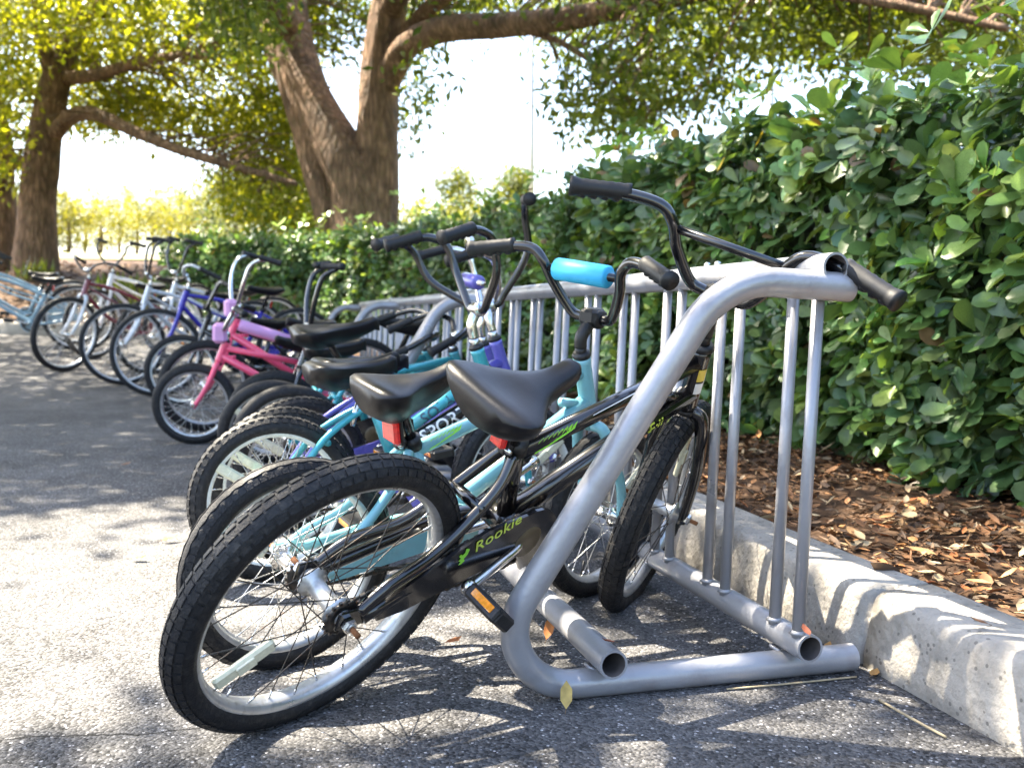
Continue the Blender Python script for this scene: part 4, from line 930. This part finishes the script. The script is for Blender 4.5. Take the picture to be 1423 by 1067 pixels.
def make_tree(label, base, limbs, parts, group=None, twigs=None):
    root = tag(link('tree', None), label, 'tree', group); root.location = base; B0 = Vector(base)
    for j, (pts, r0, r1, wob) in enumerate(limbs):
        mb = MB(); limb(mb, [Vector(p)-B0 for p in pts], r0, r1, wob, 8, 18 if j < 2 else 12); mb.build('trunk' if j == 0 else 'limb', root)
    nodes = [q for pts, r0, r1, wob in limbs for q in smooth_path(pts, 4)[3:]]; tw = MB()
    if twigs is not None and len(twigs):
        NN = np.array([q[:] for q in nodes])
        for c in twigs:
            i = int(np.argmin(((NN-np.array(c))**2).sum(1))); a = nodes[i]; c = Vector(c); L_ = (c-a).length
            if .3 < L_ < 2.6:
                m1 = a.lerp(c, .4)+Vector((random.uniform(-.12, .12), random.uniform(-.12, .12), .12*L_)); tw.tube([p-B0 for p in smooth_path([a, m1, c], 4)], [.016-.0015*k for k in range(9)], M['bark'], 5, cap=False)
        tw.build('twigs', root)['kind'] = 'stuff'
    crown_obj(root, parts); return root
# big tree behind the hedge
Z = 11.0
bt = at(500, 395, Z); bt.z = gz(bt.x, bt.y)-.1
limbs = [([bt, at(500, 330, Z), at(496, 265, Z), at(470, 205, Z+.1), at(428, 125, Z+.3), at(405, 40, Z+.6), at(392, -90, Z+1)], .40, .20, .22),
         ([at(515, 330, Z), at(520, 260, Z), at(523, 180, Z), at(528, 100, Z), at(540, 20, Z-.2), at(560, -120, Z-.4)], .30, .19, .18),
         ([at(470, 330, Z+.25), at(450, 250, Z+.3), at(425, 170, Z+.4), at(398, 90, Z+.6), at(360, 10, Z+1.4), at(300, -120, Z+2)], .26, .16, .2),
         ([at(528, 130, Z), at(560, 70, Z-.4), at(610, 42, Z-1.0), at(700, 35, Z-1.6), at(810, 22, Z-2.4), at(960, -10, Z-3.2), at(1150, -60, Z-4)], .17, .07, .2),
         ([at(528, 90, Z), at(590, 20, Z-.6), at(650, -40, Z-1.5), at(720, -150, Z-2.5)], .12, .06, .2),
         ([at(405, 40, Z+.6), at(330, -60, Z-2), (-1.0, 8.2, 4.9), (-1.9, 6.8, 5.5), (-4.4, 5.9, 6.0)], .16, .05, .2),
         ([at(540, 20, Z-.2), at(590, -140, Z-2), (1.0, 7.4, 5.2), (.5, 5.2, 5.9), (.6, 3.4, 6.1)], .16, .05, .2),
         ([at(960, -10, Z-3.2), at(1100, -14, 7.2), at(1250, 8, 6.8), at(1400, 40, 6.4)], .05, .025, .2),
         ([at(700, 35, Z-1.6), at(780, 60, 9), at(850, 110, 8.8), at(890, 170, 8.6)], .04, .015, .2)]
G0, G1 = (.040, .070, .012), (.135, .175, .022)
polyR = [([(560, -60), (1440, -60), (1440, 60), (1180, 100), (1050, 95), (1010, 130), (985, 165), (940, 140), (900, 190), (850, 175), (805, 205), (780, 150), (765, 90), (740, 40), (600, 35)], .55),
         ([(555, -40), (640, -40), (640, 40), (595, 60), (600, 140), (575, 205), (555, 225), (548, 120)], .06),
         ([(1050, -80), (1440, -80), (1440, 95), (1300, 110), (1200, 75), (1080, 70)], .20), ([(280, -80), (600, -80), (560, 60), (500, 90), (440, 60), (380, 90), (300, 60)], .22)]
PR = px_clumps(1700, polyR, 7.2, 10.8)
parts = [leaves_at(open_gaps(PR), 20, .17, .10, G0, G1)]
OV = overhead(4600, -5.5, 1.8, 2.0, 11., 4.9, 7.2); parts.append(leaves_at(OV, 28, .22, .115, G0, G1))
make_tree('large forked tree with a long level limb rising behind the hedge', bt, limbs, parts, twigs=PR[::4])
# left tree with the drooping limb
Z = 13.0
lt = at(50, 400, Z); lt.z = gz(lt.x, lt.y)-.1
limbs = [([lt, at(50, 350, Z), at(52, 270, Z), at(62, 180, Z), at(78, 110, Z), at(100, 50, Z+.3), at(130, -60, Z+.6)], .30, .14, .2),
         ([at(62, 180, Z), at(75, 120, Z-.1), at(60, 60, Z-.3), at(48, -60, Z-.6)], .15, .08, .2),
         ([at(70, 195, Z), at(95, 165, Z-.3), at(130, 158, Z-.6), at(190, 185, Z-.9), at(260, 212, Z-1.2), at(340, 235, Z-1.4), at(412, 256, Z-1.5)], .12, .03, .25),
         ([at(85, 110, Z), at(140, 103, Z-.4), at(200, 85, Z-.8), at(290, 74, Z-1.4)], .10, .04, .2),
         ([at(100, 50, Z+.3), at(150, -80, Z-2), (-4.5, 9.5, 5.4), (-5.2, 6.5, 6.0)], .14, .05, .2)]
Y0, Y1 = (.10, .14, .012), (.30, .32, .025)
polyL = [([(-60, -60), (470, -60), (450, 60), (400, 110), (330, 130), (250, 120), (200, 150), (130, 170), (100, 120), (-60, 130)], .50),
         ([(-60, 100), (60, 100), (40, 190), (20, 255), (-60, 250)], .06),
         ([(300, 130), (430, 110), (450, 290), (420, 325), (370, 315), (330, 290), (300, 265), (330, 225), (300, 190)], .22), ([(90, 130), (200, 130), (300, 150), (300, 195), (230, 190), (180, 165), (110, 190)], .08)]
PL = px_clumps(1700, polyL, 11.3, 14.5)
parts = [leaves_at(PL, 26, .19, .115, Y0, Y1)]
OV = overhead(1500, -9.5, -3.5, 4.5, 14.5, 5.2, 7.6); parts.append(leaves_at(OV, 24, .32, .13, Y0, Y1))
make_tree('tree with a drooping side limb behind the far bicycles', lt, limbs, parts, twigs=PL[::6])
Z = 13.6; t3 = at(-4, 405, Z); t3.z = gz(t3.x, t3.y)-.1
parts = [leaves_at(px_clumps(160, [([(-260, -120), (30, -100), (20, 110), (-30, 170), (-260, 150)], 1.)], 12.8, 15.5), 26, .28, .12, Y0, Y1)]
make_tree('pale trunk standing close beside the tree with drooping limb', t3, [([t3, at(-2, 330, Z), at(-2, 260, Z), at(-8, 180, Z), at(-30, 80, Z), at(-60, -80, Z)], .27, .15, .2), ([at(8, 240, Z), at(22, 225, Z-.1), at(42, 222, Z-.2), at(62, 215, 13.0)], .08, .06, .2)], parts)
# sunlit trees along the far edge of the lawn
far = [(95, 350, 60, 3.3, 2.2), (140, 352, 66, 3.6, 2.6), (190, 352, 72, 4.2, 3.0), (235, 350, 64, 3.8, 2.6), (285, 350, 58, 3.6, 2.4), (325, 352, 50, 4.0, 2.6), (365, 352, 46, 4.2, 2.8), (415, 352, 44, 3.6, 2.6), (455, 352, 50, 4.2, 2.4), (60, 352, 62, 4.0, 3.), (8, 352, 64, 4.0, 3.), (118, 348, 84, 5.2, 4.), (165, 346, 88, 6.2, 4.2), (212, 346, 90, 6.6, 4.4), (262, 346, 86, 6.4, 4.2), (305, 346, 80, 6.0, 4.)]
desc = ['low rounded sunlit tree', 'broad sunlit tree', 'tall sunlit tree', 'yellowish sunlit tree', 'small sunlit tree']
for k, (px_, py_, zz, h, w) in enumerate(far):
    b = at(px_, py_, zz); b.z = gz(b.x, b.y); hh = h*1.15
    C = clumps(70, (b.x, b.y, b.z+hh*.55), (w, w, hh*.48))
    grey = k in (5, 6); c0, c1 = ((.04, .06, .03), (.10, .12, .06)) if grey else ((.085, .10, .02), (.21, .20, .035))
    make_tree('sunlit yellow green tree at the far edge of the lawn' if not grey else 'grey green tree at the far edge of the lawn', b, [([b, b+Vector((.1, 0, hh*.3)), b+Vector((0, .1, hh*.6))], .16, .08, .2)], [leaves_at(C, 34, .42, .26, c0, c1)], 'trees along the far edge of the lawn')
for px_, py_, zz, tx in ((632, 330, 42, 'slender loose crowned tree beyond the hedge by the forked tree'), (714, 330, 38, 'slender round topped tree beyond the hedge by the thin pole')):
    b = at(px_, py_, zz); top = at(px_+4, 240, zz); g = b.copy(); g.z = gz(b.x, b.y)
    C = np.concatenate([clumps(40, top+Vector((0, 0, -.4)), (1.0, 1.0, .75)), clumps(34, b.lerp(top, .5), (.9, .9, .9)), clumps(30, b.lerp(top, .1), (1.5, 1.5, .8))])
    make_tree(tx, g, [([g, b, b.lerp(top, .5)+Vector((.1, 0, 0)), top], .10, .04, .15)], [leaves_at(C, 26, .24, .22, (.05, .07, .015), (.14, .16, .03))])
# shrubs further right, mostly behind the hedge
for k, (px_, zz, h) in enumerate(((590, 34, 2.6), (680, 36, 2.9))):
    b = at(px_, 340, zz); b.z = gz(b.x, b.y); root = tag(link('shrub', None), ['low sunlit shrub behind the hedge below the loose crowned tree', 'low sunlit shrub behind the hedge below the round topped tree'][k], 'shrub'); root.location = b
    crown_obj(root, [leaves_at(clumps(60, (b.x, b.y, b.z+h*.5), (1.8, 1.5, h*.5)), 30, .3, .2, (.07, .09, .02), (.18, .19, .035))], 'foliage'); 
    mb = MB(); mb.tube([(0, 0, 0), (.05, 0, .6), (0, .05, 1.4)], [.07, .05, .03], M['bark'], 8); mb.build('stem', root)
# grass tuft at the foot of the left tree, and low leafy plants by the racks
def tuft(name, label, cat_, c, n, h, w, c0, c1):
    root = tag(link(name, None), label, cat_); root.location = c
    pos = rng.normal(0, w, (n, 3)); pos[:, 2] = 0; f = rng.normal(0, .35, (n, 3)); f[:, 2] = 1; u = rng.normal(0, 1, (n, 3))
    link('blades', scatter('blades', 'tree', pos, f, u, h*rng.uniform(.5, 1.2, n), mix(c0, c1, rng.random(n)), M['tleaf'], np.full(n, .3)), root)['kind'] = 'stuff'
c = at(45, 392, 12.2); c.z = gz(c.x, c.y)+.12
tuft('grass_tuft', 'tuft of long grass at the foot of the tree trunk', 'grass', c, 70, .30, .16, (.06, .09, .015), (.14, .17, .03))
for k, (px_, zz) in enumerate(((205, 11.4), (170, 12.0))):
    c = at(px_, 410, zz); c.z = gz(c.x, c.y)+.1
    tuft('low_plant', ['low leafy plant behind the white cruiser', 'low leafy plant between white cruiser and tree trunk'][k], 'plant', c, 120, .28, .22, (.05, .09, .015), (.22, .26, .03))
# ------------------------------------------------------------------ poles beyond the hedge
for px_, zz, tx in ((743, 22, 'slim grey pole rising into the hanging foliage beyond the hedge'), (1072, 20, 'slim grey pole beyond the tallest part of the hedge')):
    b = at(px_-4, 330, zz); g = gz(b.x, b.y); t = at(px_+1, 100, zz); root = tag(link('pole', None), tx, 'pole'); root.location = (b.x, b.y, g)
    mb = MB(); mb.tube([(0, 0, 0), (0, 0, 3), (0, 0, 9.5)], [.06, .055, .04], M['pole'], 10); mb.build('shaft', root)
    mb = MB(); mb.lathe([(.16, 0), (.16, .02), (.09, .05), (.06, .2)], M['pole'], 14, 'Z', (0, 0, 0)); mb.build('base_plate', root)
    mb = MB(); mb.tube([(0, 0, 9.4), (.3, 0, 9.6), (.8, 0, 9.62)], .03, M['pole'], 8); mb.box((1.0, 0, 9.6), (.5, .2, .09), M['pole'], None, .02); mb.build('lamp_head', root)
# ------------------------------------------------------------------ fallen leaves and twigs on the asphalt
def ground_pt(px_, py_, z=0.):
    d = FW*FPX+RT*(px_-PW/2)-UPV*(py_-PH/2); return CAMO+d*((z-CAMH)/d.z)
def fallen(px_, py_, size, colr, label, stand=0., rot=0., z=0.004):
    p = ground_pt(px_, py_, z); V0, F0 = leaf_template('dry'); V = V0.copy(); V[:, 2] += .25*(V[:, 0]-.5)**2; V[:, 1] *= 1.25
    root = link('fallen_leaf', None); root.location = p
    me = np_mesh('leaf_blade', (V-np.array([.5, 0, .0]))*size, F0, M['dry'], np.repeat(np.array([colr]), len(V), 0))
    b = link('leaf_blade', me, root, Matrix.Translation((0, 0, size*.5*abs(math.sin(stand))+.003)) @ Matrix.Rotation(rot, 4, 'Z') @ Matrix.Rotation(-stand, 4, 'Y'))
    mb = MB(); mb.tube([(-size*.5, 0, .03*size), (-size*.66, .03*size, .05*size)], .0007, M['stem'], 5); mb.build('leaf_stalk', root, b.matrix_basis)
    tag(root, label, 'leaf', 'fallen leaves on the asphalt')
fallen(787, 984, .045, (.42, .30, .10), 'tan leaf standing on edge in front of the rack base tube', R_(62), 1.2)
fallen(764, 888, .048, (.42, .16, .05), 'orange leaf standing on edge beside the bare base rail', R_(55), .8)
fallen(630, 894, .038, (.30, .11, .04), 'brown leaf lying below the black pedal', .1, .2)
fallen(237, 752, .05, (.48, .18, .04), 'orange leaf lying left of the teal bike rear tyre', .15, .3)
fallen(194, 778, .045, (.20, .30, .05), 'green leaf lying on the sunlit asphalt', .15, -.4)
fallen(175, 647, .05, (.20, .11, .07), 'dark brown leaf lying alone on the shaded asphalt', .1, .1)
for (a_, b_) in ((1140, 922), (1170, 930), (1215, 938), (1150, 905)): fallen(a_, b_, .034, (.36, .20, .07), 'small brown leaf caught where rack tube meets the kerb', random.uniform(0, .3), random.uniform(0, 6))
fallen(1360, 868, .03, (.20, .10, .05), 'dry brown leaf lying on the kerb top', .15, 2.2, .146)
tw = [ground_pt(1222, 972, .003), ground_pt(1262, 995, .009), ground_pt(1315, 1024, .003)]
mb = MB(); mb.tube([p-tw[1] for p in smooth_path(tw, 5)], .0022, M['straw'], 6); o = mb.build('twig'); o.location = tw[1]; tag(o, 'pale dry twig lying on the asphalt beside the kerb', 'twig')
mb = MB(); tw = [ground_pt(1010, 957, .003), ground_pt(1080, 951, .004), ground_pt(1190, 940, .003)]
mb.tube([p-tw[1] for p in smooth_path(tw, 5)], .0016, M['straw'], 6); o = mb.build('twig'); o.location = tw[1]; tag(o, 'thin dry stalk lying along the rack base tube', 'twig')
for (px_, py_, z_, tx) in ((845, 897, .105, 'small rusty leaf lying on the bare base rail end'), (1120, 882, .105, 'small rusty leaf lying on the base rail at the last picket')):
    fallen(px_, py_, .03, (.28, .09, .05), tx, .3, random.uniform(0, 6), z_)
